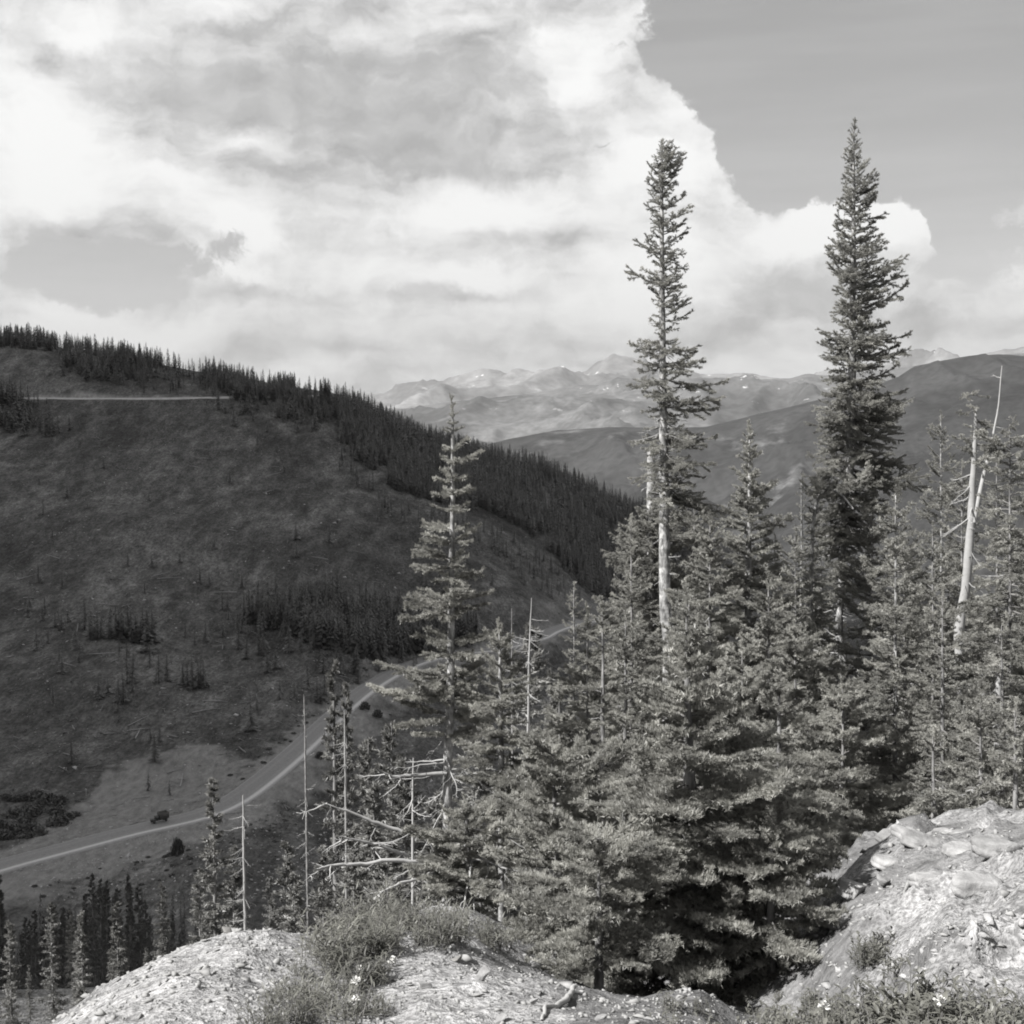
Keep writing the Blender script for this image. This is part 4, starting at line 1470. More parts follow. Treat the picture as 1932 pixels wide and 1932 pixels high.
def fill_poly(poly, n, hmin, hmax, label, group, out, thin=None, clump=None):
    l0 = label
    us = [p[0] for p in poly]; vs_ = [p[1] for p in poly]
    k = 0; tries = 0
    while k < n and tries < n * 30:
        tries += 1
        u, v = rf.uniform(min(us), max(us)), rf.uniform(min(vs_), max(vs_))
        if not inpoly(u, v, poly): continue
        if thin is not None and rf.random() > thin(u, v): continue
        p = hit(u, v, 300)
        if p is None: continue
        if l0:
            fu = (u - min(us)) / (max(us) - min(us)); fv = (v - min(vs_)) / (max(vs_) - min(vs_))
            label = l0 + ', ' + ('upper', 'lower')[int(fv > .5)] + ' ' + ('left', 'middle', 'right')[min(2, int(fu * 3))]
        out.append((p, rf.uniform(hmin, hmax) * (.8 + .4 * rf.random()), label, group, rf.uniform(.75, 1.25)))
        k += 1


lone = []
forest = []
crest_v = lambda u: float(np.interp(u, [35, 100, 250, 450, 640, 850, 1030, 1180, 1300], [642, 648, 676, 714, 750, 842, 882, 954, 1000]))
# crest band
def crest_fill(u0, u1, n, b0, b1, thin=None):
    k = 0; tr = 0
    while k < n and tr < n * 20:
        tr += 1
        u = rf.uniform(u0, u1)
        v = crest_v(u) + 2 + rf.uniform(b0, b1) * rf.random() ** .8
        if thin is not None and rf.random() > thin(u, v): continue
        p = hit(u, v, 300, 1290)
        if p is None: continue
        if rf.random() > .25 + 1.1 * float(vnoise(np.array(p[0] / 16.), np.array(p[1] / 22.), 95)): continue
        forest.append((p, 5 + 10.5 * rf.random() ** .7 * rf.uniform(.75, 1.1), None, None, rf.uniform(.6, 1.5)))
        k += 1


clm = lambda u, v: .12 + .88 * (float(vnoise(np.array(u / 36.), np.array(v / 22.), 5)) > .42)
crest_fill(-260, 110, 300, 0, 16)
crest_fill(110, 650, 1050, 0, 62, clm)
crest_fill(400, 720, 420, 10, 76, clm)
crest_fill(640, 900, 800, 0, 90)
crest_fill(840, 1330, 2100, 0, 120)
clm2 = lambda u, v: .05 + .95 * (float(vnoise(np.array(u / 30.), np.array(v / 30.), 15)) > .36)
fill_poly([(640, 800), (720, 790), (900, 900), (1000, 960), (1150, 1000), (1200, 1130), (1120, 1120), (1060, 1060), (990, 1000), (900, 955), (820, 950), (745, 925), (690, 880), (645, 850)],
          1500, 8, 14, None, None, forest, clm2)
fill_poly([(1040, 990), (1330, 1020), (1330, 1150), (1120, 1130), (1060, 1070)], 700, 9, 14, None, None, forest)
# the grove above the road
fill_poly([(458, 1166), (520, 1158), (620, 1150), (720, 1160), (830, 1175), (900, 1185), (900, 1215), (800, 1238), (700, 1246), (600, 1222), (520, 1196), (470, 1184)], 620, 11, 17, None, None, forest)
fill_poly([(420, 1160), (520, 1140), (720, 1150), (830, 1165), (830, 1262), (700, 1268), (560, 1235), (440, 1200)], 90, 5, 13, None, None, forest)
fill_poly([(640, 850), (740, 960), (900, 985), (1000, 1035), (1080, 1110), (1120, 1140), (1040, 1130), (900, 1020), (740, 985), (630, 880)], 120, 5, 12, None, None, forest)
fill_poly([(-120, 735), (60, 745), (100, 790), (132, 828), (60, 826), (-120, 805)], 90, 9, 16, None, None, forest)
LB = {'g1': ('dark conifer in the small grove left of the big hillside grove', 'small dense grove on the hillside'),
      'g2': ('dark conifer in the left edge clump under the upper road', 'clump under the upper road at the left edge'),
      'lone': ('tiny lone conifer on the open brushy hillside', 'lone conifers on the open hillside'),
      'low': ('small dark conifer on the lower hillside above the road', 'scattered conifers on the lower hillside')}
fill_poly([(165, 1196), (290, 1200), (290, 1218), (165, 1208)], 28, 10, 13.5, *LB['g1'], lone)
fill_poly([(-60, 745), (60, 752), (95, 790), (130, 826), (60, 822), (-60, 800)], 40, 13, 19, *LB['g2'], lone)
fill_poly([(50, 790), (640, 790), (760, 960), (1050, 1080), (1120, 1130), (800, 1130), (450, 1130), (40, 1130)], 48, 5.5, 10, *LB['lone'], lone)
fill_poly([(50, 1150), (160, 1180), (440, 1190), (560, 1235), (800, 1260), (680, 1290), (600, 1345), (480, 1440), (300, 1490), (150, 1480), (40, 1420)], 60, 6, 11.5, *LB['low'], lone,
          lambda u, v: .25 + .75 * (float(vnoise(np.array(u / 60.), np.array(v / 40.), 25)) > .5) if v < 1330 else .12)
for u, v, H in ((240, 1290, 13), (250, 1288, 12), (300, 1290, 12), (365, 1300, 13), (375, 1300, 12), (385, 1298, 12), (355, 1296, 10), (345, 1292, 9), (85, 1160, 9), (420, 1150, 9), (430, 1152, 8),
                (505, 1270, 10), (520, 1262, 9), (450, 1225, 10), (395, 1105, 7), (378, 1100, 9), (160, 1165, 9), (240, 1240, 8), (610, 1270, 10), (135, 1440, 9), (280, 1492, 6), (320, 1500, 5)):
    p = hit(u, v, 300)
    if p is not None: lone.append((p, H, *LB['low'], 1.0))
for p, H, lb, gp, wd in lone:
    o = obj('conifer', FARM[rf.integers(0, 6)], None, p, (rf.normal() * .02, rf.normal() * .02, rf.uniform(0, 6.28)), (H * wd * 1.4, H * wd * 1.4, H))
    tag(o, lb, 'tree', gp)
for k in range(110):      # the far rows of the lower left forest
    u = rf.uniform(-90, 400); Y = rf.uniform(190, 300)
    forest2 = at_uY(u, Y)
    H = rf.uniform(9, 15)
    if 966 - F * math.tan(math.atan2(forest2[2] + H, Y) + PITCH) < 1650: continue
    forest.append((forest2, H, None, None, rf.uniform(.5, .8)))
gV = []; gF = []; off_ = 0
for p, H, lb, gp, wd in forest:
    V, Fc = FAR[rf.integers(0, 6)]
    an = rf.uniform(0, 6.28)
    c_, s_ = math.cos(an), math.sin(an)
    W = np.stack([(V[:, 0] * c_ - V[:, 1] * s_) * H * wd, (V[:, 0] * s_ + V[:, 1] * c_) * H * wd, V[:, 2] * H], -1) + p
    gV.append(W); gF.append(Fc + off_); off_ += len(V)
tag(obj('forest', mesh_np('forest', np.concatenate(gV), [np.concatenate(gF)], [M['far_foliage']])), 'dark conifer forest along the hill crest and in the big grove', kind='stuff')

# ------------------------------------------------------------------ stones, logs and gravel
def stone_unit(seed, npt=10, flat=.65):
    """angular stone: convex hull of scattered points"""
    import bmesh
    bm = bmesh.new()
    rng = np.random.default_rng(seed)
    for _ in range(npt):
        v = rng.normal(size=3); v /= np.linalg.norm(v)
        v = v * rng.uniform(.6, 1.15) * np.array([1.2, .8, flat])
        bm.verts.new(v)
    r = bmesh.ops.convex_hull(bm, input=bm.verts)
    bmesh.ops.delete(bm, geom=[g for g in r['geom_interior'] if isinstance(g, bmesh.types.BMVert)], context='VERTS')
    bmesh.ops.triangulate(bm, faces=bm.faces)
    bmesh.ops.recalc_face_normals(bm, faces=bm.faces)
    bm.verts.ensure_lookup_table(); bm.verts.index_update()
    V = np.array([v.co for v in bm.verts]); Fc = np.array([[q.index for q in f.verts] for f in bm.faces])
    bm.free()
    return V, Fc


def stone_fine(seed, npt=12, flat=.62):
    import bmesh
    V, Fc = stone_unit(seed, npt, flat)
    bm = bmesh.new()
    vv = [bm.verts.new(q) for q in V]
    for f in Fc: bm.faces.new([vv[i] for i in f])
    bmesh.ops.dissolve_limit(bm, angle_limit=.25, verts=bm.verts, edges=bm.edges)
    bmesh.ops.bevel(bm, geom=list(bm.edges), offset=.025, segments=1, affect='EDGES')
    bmesh.ops.triangulate(bm, faces=bm.faces)
    bmesh.ops.subdivide_edges(bm, edges=bm.edges, cuts=2, use_grid_fill=True)
    bmesh.ops.triangulate(bm, faces=bm.faces)
    for v in bm.verts:
        c = np.array(v.co)
        k = fbm(c[0] * 2.2 + seed, c[1] * 2.2 + c[2] * 1.7, 3, seed) * .05
        v.co = Vector(c * (1 + float(k)))
    bm.verts.index_update()
    V = np.array([v.co for v in bm.verts]); Fc = np.array([[q.index for q in f.verts] for f in bm.faces])
    bm.free()
    return V, Fc


ST = [stone_unit(i, 7 + i % 3, .6) for i in range(12)]
STB = [stone_fine(20 + i) for i in range(6)]


def scatter_stones(name, label, pts, mat, kind='stuff', lib=ST):
    gV = []; gF = []; off_ = 0
    for p, s in pts:
        V, Fc = lib[rf.integers(0, len(lib))]
        an = rf.uniform(0, 6.28); c_, s_ = math.cos(an), math.sin(an)
        W = np.stack([(V[:, 0] * c_ - V[:, 1] * s_), (V[:, 0] * s_ + V[:, 1] * c_), V[:, 2]], -1) * s * rf.uniform(.7, 1.3, 3) + p
        gV.append(W); gF.append(Fc + off_); off_ += len(V)
    return tag(obj(name, mesh_np(name, np.concatenate(gV), [np.concatenate(gF)], [mat])), label, kind=kind)


pts = []
while len(pts) < 260:      # broken rock of the right hand bank
    u, v = rf.uniform(1500, 2020), rf.uniform(1550, 1900)
    p = hit(u, v, 3.0, 11)
    if p is None: continue
    if rf.random() > 1.4 * float(vnoise(np.array(p[0] / .5), np.array(p[1] / .5), 44)) - .1: continue
    s = .010 + .035 * rf.random() ** 3
    pts.append((p - np.array([0, 0, s * .2]), s))
scatter_stones('broken_rock', 'broken angular rock and rubble on the right hand bank', pts, M['rock'])
pts = []
while len(pts) < 14000:
    a = rf.uniform(-.42, .42); Y = math.exp(rf.uniform(math.log(2.6), math.log(9.5)))
    dens_ = float(vnoise(np.array(a * Y / .5), np.array(Y / .5), 3))
    if rf.random() > dens_ * 1.2: continue
    s = (.005 + .015 * rf.random() ** 3 + (.024 * rf.random() if rf.random() < .025 else 0)) * (.8 + Y * .06)
    pts.append((np.array([a * Y, Y, ground(a, Y) + s * .15]), s))
scatter_stones('gravel', 'pale angular gravel and small stones strewn over the front shelf', pts, M['pebble'])
pts = []
for i in range(1500):
    u, v = rf.uniform(20, 1120), rf.uniform(840, 1660)
    p = hit(u, v, 280, 1000)
    if p is None: continue
    if float(vnoise(np.array(u / 70.), np.array(v / 45.), 8)) < .45 and rf.random() < .7: continue
    pts.append((p, rf.uniform(.25, .8) + (rf.random() < .05) * 1.0))
for i in range(500):
    u, v = rf.uniform(20, 620), rf.uniform(1560, 1700)
    p = hit(u, v, 200, 500)
    if p is None: continue
    pts.append((p, rf.uniform(.2, .7)))
scatter_stones('scattered_stones', 'pale stones scattered over the brushy hillside', pts, M['far_rock'])

BOULD = [(1622, 1655, 7.5, .115, 'larger of two clean white boulders in front of the rock bank'),
         (1688, 1662, 7.4, .075, 'smaller of two clean white boulders in front of the rock bank'),
         (1590, 1650, 7.6, .05, 'pale stone peeping out left of the two white boulders'),
         (945, 1893, 4.55, .032, 'round pale stone at the bottom edge, left of the twisted root'),
         (1005, 1855, 4.9, .03, 'pale stone on the gravel just left of the twisted root'),
         (1030, 1822, 5.4, .03, 'flat stone on the gravel above the twisted root'),
         (895, 1798, 6.0, .035, 'square pale stone at the back of the middle gravel patch'),
         (860, 1815, 5.7, .04, 'whitish stone on the dark ledge crack in the gravel'),
         (800, 1870, 5.0, .03, 'stone under the leafy clump at the bottom edge'),
         (1140, 1915, 4.3, .028, 'small stone in the shade right of the twisted root'),
         (1230, 1905, 4.5, .032, 'shaded whitish stone below the big foreground fir'),
         (1495, 1908, 4.4, .03, 'white stone among leaves at the bottom right of centre'),
         (240, 1858, 6.4, .05, 'dark stained stone on the crest of the white gravel heap'),
         (412, 1862, 5.8, .035, 'dark stone half way down the white gravel heap'),
         (900, 1840, 5.2, .05, 'broad low stone in the middle of the gravel'),
         (1880, 1700, 6.0, .09, 'rounded boulder bulging from the right hand bank'),
         (1800, 1595, 8.6, .10, 'slab of pale rock on top of the right hand bank'),
         (1730, 1600, 8.8, .12, 'long pale slab at the left end of the rock bank'),
         (1905, 1620, 7.2, .12, 'pale rock at the right edge of the bank top')]
for i, (u, v, Y, s, lb) in enumerate(BOULD):
    V, Fc = STB[i % 6]
    a = (u - 966) / F
    z = ground(a, Y)
    dark = 'dark' in lb
    o = obj('boulder' if s > .06 else 'stone', mesh_np('stone', V * np.array([1.15, .9, .95]) * s, [Fc], [M['twig'] if dark else M['rock']], smooth=False), None, (a * Y, Y, z + s * .3), (rf.normal() * .2, rf.normal() * .2, rf.uniform(0, 6)))
    tag(o, lb, 'rock')

def slab_unit(seed):
    """broken flat rock: irregular outline, several uneven layers, chipped rim"""
    rng = np.random.default_rng(seed)
    n = 13
    th = np.sort(np.arange(n) / n * 6.283 + rng.normal(size=n) * .12)
    rad = 1 + rng.uniform(-.28, .18, n)
    rad[rng.integers(0, n)] *= .7
    rows = []
    for z, k in ((-1, .86), (-.75, .97), (-.2, 1.0), (-.1, .93), (.15, .97), (.7, .95), (1.0, .84), (1.06, .5)):
        r = rad * k * (1 + rng.normal(size=n) * .03)
        rows.append(np.stack([r * np.cos(th), r * np.sin(th), z + rng.normal(size=n) * (.10 if z > .6 else .05)], -1))
    V = np.concatenate(rows + [np.array([[0, 0, -1.0], [0, 0, 1.0]])])
    m = len(rows)
    F3 = []
    for j in range(m - 1):
        for i in range(n):
            a, b_, c, d = j * n + i, j * n + (i + 1) % n, (j + 1) * n + (i + 1) % n, (j + 1) * n + i
            F3 += [(a, b_, c), (a, c, d)]
    for i in range(n):
        F3 += [(m * n, (i + 1) % n, i), (m * n + 1, (m - 1) * n + i, (m - 1) * n + (i + 1) % n)]
    return V, np.array(F3)


# flat ledge slabs along the top of the right hand bank
SLAB = [(1722, 1590, 8.9, .30, .05, 'long flat slab at the left end of the bank top'), (1790, 1580, 8.8, .34, .06, 'flat slab in the middle of the bank top, propped on rubble'),
        (1858, 1585, 8.5, .28, .06, 'flat slab near the right end of the bank top'), (1755, 1618, 8.0, .30, .045, 'thin slab with a dark gap beneath it, second tier of the bank'),
        (1835, 1622, 7.6, .26, .05, 'slab jutting out of the second tier at the right'), (1905, 1640, 7.0, .24, .06, 'tilted slab at the right edge below the bank top'),
        (1690, 1640, 7.8, .20, .04, 'small thin slab above the two white boulders'), (1780, 1672, 7.0, .22, .045, 'slab half sunk in the bank face'),
        (1870, 1740, 6.0, .22, .06, 'broad slab low on the bright bank face at right'), (1600, 1690, 7.3, .20, .05, 'shaded slab under the end of the fir boughs')]
for i, (u, v, Y, s, th, lb) in enumerate(SLAB):
    V, Fc = slab_unit(300 + i)
    a = (u - 966) / F
    o = obj('flat_rock', mesh_np('flat_rock', V * np.array([s * .55, s * .45, th * .7]), [Fc], [M['rock']]), None, (a * Y, Y, ground(a, Y) + th * .45), (rf.normal() * .1, .06 + rf.normal() * .1, rf.normal() * .5))
    tag(o, lb, 'rock', kind='thing')

for i in range(60):
    for _ in range(20):
        u, v = rf.uniform(30, 1000), rf.uniform(850, 1500)
        p = hit(u, v, 280, 1000)
        if p is not None: break
    L = rf.uniform(4, 13)
    an = rf.normal() * .5 + (.3 if rf.random() < .6 else 2.2)
    V, q = tube(np.array([[-L / 2, 0, 0], [0, rf.normal() * .15, .1], [L / 2, 0, 0]]), [.24, .2, .1], 5)
    # follow the slope
    a0, a1 = p + np.array([math.cos(an), math.sin(an), 0]) * L / 2, p - np.array([math.cos(an), math.sin(an), 0]) * L / 2
    z0, z1 = ground(a0[0] / a0[1], a0[1]), ground(a1[0] / a1[1], a1[1])
    o = obj('fallen_log', mesh_np('fallen_log', V, [q], [M['far_log']]), None, (p[0], p[1], (z0 + z1) / 2 + .35), (0, -math.atan2(z0 - z1, L), an))
    tag(o, 'bleached fallen log lying on the brushy hillside', 'log', 'fallen logs on the hillside')

# slash and brush litter over the clear-cut slope
gV = []; gF = []; off_ = 0
for i in range(900):
    u, v = rf.uniform(20, 1120), rf.uniform(820, 1560)
    p = hit(u, v, 280, 1000)
    if p is None: continue
    if float(vnoise(np.array(u / 50.), np.array(v / 35.), 28)) < .4: continue
    L = rf.uniform(1.5, 6); an = rf.normal() * .7 + (.3 if rf.random() < .5 else 2.3)
    dx, dy = math.cos(an) * L / 2, math.sin(an) * L / 2
    a0 = np.array([p[0] + dx, p[1] + dy, ground((p[0] + dx) / (p[1] + dy), p[1] + dy) + .25])
    a1 = np.array([p[0] - dx, p[1] - dy, ground((p[0] - dx) / (p[1] - dy), p[1] - dy) + .25])
    V, q = tube(np.array([a0, a1]), [.14, .07], 3)
    gV.append(V); gF.append(q + off_); off_ += len(V)
tag(obj('slash_litter', mesh_np('slash_litter', np.concatenate(gV), [np.concatenate(gF)], [M['far_log']])), 'thin bleached branches strewn over the clear-cut slope', kind='stuff')
gV = []; gF = []; off_ = 0
for i in range(6500):
    u, v = rf.uniform(10, 1150), rf.uniform(770, 1700)
    p = hit(u, v, 250, 1150)
    if p is None: continue
    if rf.random() > .15 + .9 * float(vnoise(np.array(p[0] / 25.), np.array(p[1] / 25.), 18)): continue
    ar_ = float(np.interp(p[1], yL, np.arange(ny))); ai_ = int(round(np.interp(p[0] / p[1], aL, np.arange(na))))
    if dirt[int(ar_), ai_] > .35: continue
    s = rf.uniform(.25, .85)
    for k in range(5):
        v3 = rf.normal(size=(3, 3)) * s * .45; v3[:, 2] = np.abs(v3[:, 2]) * 1.1
        gV.append(v3 + p + np.array([rf.normal() * s * .5, rf.normal() * s * .5, .05])); gF.append(np.array([[0, 1, 2]]) + off_); off_ += 3
tag(obj('brush', mesh_np('brush', np.concatenate(gV), [np.concatenate(gF)], [M['far_foliage']])), 'low dark brush dotted over the hillside', kind='stuff')

# dark shrubs: patch at the left above the road, and by the road curve
SH = []
for i in range(3):
    rng = np.random.default_rng(60 + i)
    V = []
    for k in range(420):
        th, ph = rng.uniform(0, 6.28), math.acos(rng.uniform(0, 1))
        r = rng.uniform(.55, 1.05)
        c = np.array([math.cos(th) * math.sin(ph), math.sin(th) * math.sin(ph), math.cos(ph) * .75]) * r
        v = rng.normal(size=(3, 3)) * .12
        V.append(c + v)
    V = np.concatenate(V)
    SH.append(mesh_np('shrub', V, [np.arange(len(V)).reshape(-1, 3)], [M['far_foliage']]))
for u, v, s, lb in ((810 / 1.0 * 0 + 597, 1458 - 30, 4.0, None),):
    pass
SHR = [(603, 1430, 3.2, 'round dark bush on the slope just below the road curve'), (688, 1338, 4.2, 'dark bush beside the lower edge of the road bend'),
       (712, 1352, 4.0, 'second dark bush below the road bend, half behind fir sprays'), (335, 1612, 3.6, 'dark leaning bush standing on the fill slope below the road')]
for u, v, s, lb in SHR:
    p = hit(u, v, 250)
    if p is None: continue
    tall = 1.6 if 'leaning' in lb else .9
    o = obj('bush', SH[0], None, p, (0, 0, 1), (s * .55, s * .55, s * tall))
    tag(o, lb, 'bush')
k = 0
while k < 40:
    u, v = rf.uniform(-60, 150), rf.uniform(1500, 1588)
    if not inpoly(u, v, [(-60, 1490), (60, 1500), (160, 1520), (120, 1560), (60, 1585), (-60, 1590)]): continue
    p = hit(u, v, 300)
    s = rf.uniform(1.8, 3.6)
    tag(obj('shrub', SH[rf.integers(0, 3)], None, p, (0, 0, rf.uniform(0, 6)), (s, s, s * .9)), 'dark shrub in the thicket at the left edge above the road', 'shrub', 'dark thicket at the left edge above the road')
    k += 1
for i in range(22):
    u, v = rf.uniform(430, 700), 0
    v = np.interp(u, [430, 500, 560, 620, 700], [1490, 1445, 1392, 1335, 1272]) - rf.uniform(0, 26)
    p = hit(u, v, 300)
    if p is None: continue
    s = rf.uniform(.4, 1.1)
    tag(obj('shrub', SH[rf.integers(0, 3)], None, p, (0, 0, rf.uniform(0, 6)), (s, s, s * .8)), 'low scrub on the bank above the road curve', 'shrub', 'scrub along the bank above the road')
for i in range(50):
    u = rf.uniform(60, 560)
    v = np.interp(u, [40, 250, 375, 500, 560], [1660, 1612, 1580, 1530, 1480]) + rf.uniform(12, 75)
    p = hit(u, v, 250)
    if p is None: continue
    s = rf.uniform(.35, 1.0)
    tag(obj('shrub', SH[rf.integers(0, 3)], None, p, (0, 0, rf.uniform(0, 6)), (s, s, s * .8)), 'low scrub on the stony fill slope below the road', 'shrub', 'scrub on the fill slope below the road')

# ------------------------------------------------------------------ leafy plants of the foreground
def leafy(seed, stems, hgt, leaf, wid, n_leaf=9, grass=False):
    rng = np.random.default_rng(seed)
    g = Geo()
    for s_ in range(stems):
        az_ = rng.uniform(0, 6.28); lean = rng.uniform(.05, .75)
        d = np.array([math.cos(az_) * lean, math.sin(az_) * lean, 1.0]); d /= np.linalg.norm(d)
        h = hgt * rng.uniform(.5, 1.1)
        base = np.array([rng.normal() * .05, rng.normal() * .05, 0])
        tip = base + d * h
        mid = base + d * h * .5 + np.array([0, 0, .02])
        V, q = tube(np.array([base, mid, tip]), [.0025, .002, .001], 3)
        g.add(V, q, 1)
        for k in range(n_leaf):
            t = .15 + .85 * (k + rng.random() * .5) / n_leaf
            p = base + d * h * t
            a2 = rng.uniform(0, 6.28)
            up = rng.uniform(.1, 1.1)
            ld = np.array([math.cos(a2), math.sin(a2), up]); ld /= np.linalg.norm(ld)
            sd_ = np.cross(ld, [0, 0, 1]); sd_ /= np.linalg.norm(sd_) + 1e-9
            ln = leaf * rng.uniform(.6, 1.2); ww = wid * rng.uniform(.7, 1.2)
            nrm_ = np.cross(sd_, ld)
            m1 = p + ld * ln * .35 + nrm_ * ln * .05
            m2 = p + ld * ln * .7 + nrm_ * ln * .02
            tp = p + ld * ln - np.array([0, 0, ln * .15])
            V = np.array([p, m1 - sd_ * ww * .5 + nrm_ * ww * .15, m1 + sd_ * ww * .5 + nrm_ * ww * .15, m1, m2 - sd_ * ww * .38, m2 + sd_ * ww * .38, m2 - nrm_ * ww * .1, tp])
            Fc = np.array([(0, 3, 1), (0, 2, 3), (1, 3, 6), (1, 6, 4), (3, 2, 5), (3, 5, 6), (4, 6, 7), (6, 5, 7)])
            g.add(V, Fc, 0)
    return g.mesh('leafy_plant', [M['leaf'], M['twig']])


LEAFY = [leafy(700 + i, 14, .17, .05, .014, 9) for i in range(4)]
WILLOW = [leafy(720 + i, 16, .22, .07, .008, 11) for i in range(4)]
def plant_group(n, region, lib, label, group, name, smin, smax, Ymin, Ymax):
    k = 0; tr = 0
    while k < n and tr < n * 60:
        tr += 1
        u = rf.uniform(min(p[0] for p in region), max(p[0] for p in region)); v = rf.uniform(min(p[1] for p in region), max(p[1] for p in region))
        if not inpoly(u, v, region): continue
        p = hit(u, v, Ymin, Ymax)
        if p is None: continue
        s = rf.uniform(smin, smax)
        us_ = [q_[0] for q_ in region]; fu = (u - min(us_)) / (max(us_) - min(us_) + 1e-6)
        vs2 = [q_[1] for q_ in region]; fv = (v - min(vs2)) / (max(vs2) - min(vs2) + 1e-6)
        zone = ', %s %s' % (('upper', 'lower')[int(fv > .5)], ('left part', 'middle', 'right part')[min(2, int(fu * 3))])
        o = obj(name, lib[rf.integers(0, len(lib))], None, p - np.array([0, 0, .01]), (rf.normal() * .1, rf.normal() * .1, rf.uniform(0, 6.28)), (s, s, s))
        tag(o, label + zone, 'plant', group)
        k += 1


plant_group(135, [(1400, 1985), (1540, 1920), (1680, 1870), (1760, 1915), (1850, 1945), (1990, 1935), (2020, 2080), (1400, 2080)], LEAFY,
            'broad leaved plant in the bottom right patch', 'leafy plants at the bottom right corner', 'leafy_plant', .45, .95, 2.8, 7)
plant_group(7, [(1640, 1790), (1700, 1790), (1700, 1850), (1620, 1850)], LEAFY, 'leafy plant climbing toward the shaded gully', 'leafy plants below the shaded gully', 'leafy_plant', .5, .8, 3, 8)
plant_group(14, [(1260, 1890), (1480, 1880), (1600, 1880), (1640, 1900), (1440, 1980), (1240, 1980)], LEAFY, 'leafy plant in deep shade under the big foreground fir', 'shaded plants under the big fir', 'leafy_plant', .35, .6, 3, 8)
plant_group(20, [(575, 1760), (640, 1690), (740, 1690), (760, 1760), (720, 1830), (600, 1830)], WILLOW, 'narrow leaved willow shrub on the sunny mound', 'willow shrubs on the sunny mound', 'willow_shrub', .55, .95, 4.6, 9.6)
plant_group(22, [(500, 1880), (560, 1830), (700, 1820), (760, 1870), (740, 1960), (500, 1980)], WILLOW, 'arching narrow leaved plant by the white gravel heap', 'arching plants by the white gravel heap', 'willow_shrub', .4, .75, 3.4, 7)
plant_group(16, [(760, 1740), (900, 1760), (960, 1800), (860, 1790), (740, 1790)], WILLOW, 'low willow growth behind the middle gravel patch', 'low willows behind the middle gravel', 'willow_shrub', .5, .9, 5.2, 9)
plant_group(16, [(560, 1650), (700, 1660), (740, 1700), (600, 1740)], WILLOW, 'willow shrub below the dead forked boughs', 'willow shrubs below the dead boughs', 'willow_shrub', .8, 1.3, 6, 9.8)

# pale flower heads on stalks
def flower_head(u, v, Y, lb):
    a = (u - 966) / F
    zt = S(v) * Y
    zg = ground(a, Y)
    zg = min(zg, zt - .12)
    root = empty('white_flower', (a * Y, Y, zg))
    tag(root, lb, 'flower')
    H = zt - zg
    V, q = tube(np.array([[0, 0, 0], [.01, 0, H * .5], [0, 0, H]]), [.003, .0025, .002], 4)
    obj('stalk', mesh_np('stalk', V, [q], [M['leaf']]), root)
    g = Geo()
    for k in range(26):
        th, ph = rf.uniform(0, 6.28), math.acos(rf.uniform(-.2, 1))
        d = np.array([math.cos(th) * math.sin(ph), math.sin(th) * math.sin(ph), math.cos(ph)])
        s1 = np.cross(d, [0, 0, 1.0]); s1 /= np.linalg.norm(s1) + 1e-9
        t_ = np.array([0, 0, H]) + d * .017
        V = np.array([np.array([0, 0, H]), t_ - s1 * .005, t_ + s1 * .005, t_ + d * .006])
        g.add(V, np.array([(0, 1, 2), (1, 3, 2)]), 0)
    obj('flower_head', g.mesh('flower_head', [M['petal']]), root)


for u, v, Y, lb in ((705, 1697, 6.9, 'pale flower head highest on the sunny mound'), (668, 1831, 5.2, 'white flower head left of two side by side above the bottom edge'), (707, 1829, 5.3, 'white flower head right of two side by side above the bottom edge'),
                    (733, 1813, 5.5, 'tapering white flower head right of the pair'), (662, 1852, 4.9, 'white flower head just under the pair'), (657, 1889, 4.5, 'lowest white flower head near the bottom edge'),
                    (1800, 1890, 4.2, 'small pale bloom among the bottom right leaves'), (1575, 1900, 4.4, 'pale bloom at the left end of the bottom right leaves')):
    flower_head(u, v, Y, lb)

# ------------------------------------------------------------------ truck on the road
def box(g, c, s, m=0, taper=1.0, bev=.0):
    x, y, z = c; a, b, h = s[0] / 2, s[1] / 2, s[2] / 2
    V = []
    for zz, k in ((-h, 1.0), (h, taper)):
        for xx, yy in ((-a, -b), (a, -b), (a, b), (-a, b)): V.append((x + xx * k, y + yy * k, z + zz))
    g.add(np.array(V, float), np.array([(0, 3, 2, 1), (4, 5, 6, 7), (0, 1, 5, 4), (1, 2, 6, 5), (2, 3, 7, 6), (3, 0, 4, 7)]), m)


def wheel_mesh(r, w_):
    g = Geo()
    n = 16
    th = np.arange(n) / n * 2 * PI
    prof = [(r * .55, -w_ / 2), (r * .94, -w_ / 2), (r, -w_ * .3), (r, w_ * .3), (r * .94, w_ / 2), (r * .55, w_ / 2)]
    V = np.array([[(p[0] * math.cos(t_), p[1], p[0] * math.sin(t_)) for t_ in th] for p in prof]).reshape(-1, 3)
    ii = np.arange(len(prof) * n).reshape(len(prof), n); jn = np.roll(ii, -1, 1)
    g.add(V, np.stack([ii[:-1], ii[1:], jn[1:], jn[:-1]], -1).reshape(-1, 4), 0)
    return g.mesh('tyre', [M['rubber']])


M['rubber'] = simple_mat('tyre_rubber', .02, rough=.9)
M['paint'] = simple_mat('dark_truck_paint', .03, rough=.4, spec=.5, var=.1)
M['canvas'] = simple_mat('truck_bed_boards', .06, (1, .97, .94), rough=.8)
M['glass'] = simple_mat('window_glass', .03, rough=.08, spec=.8, var=0)


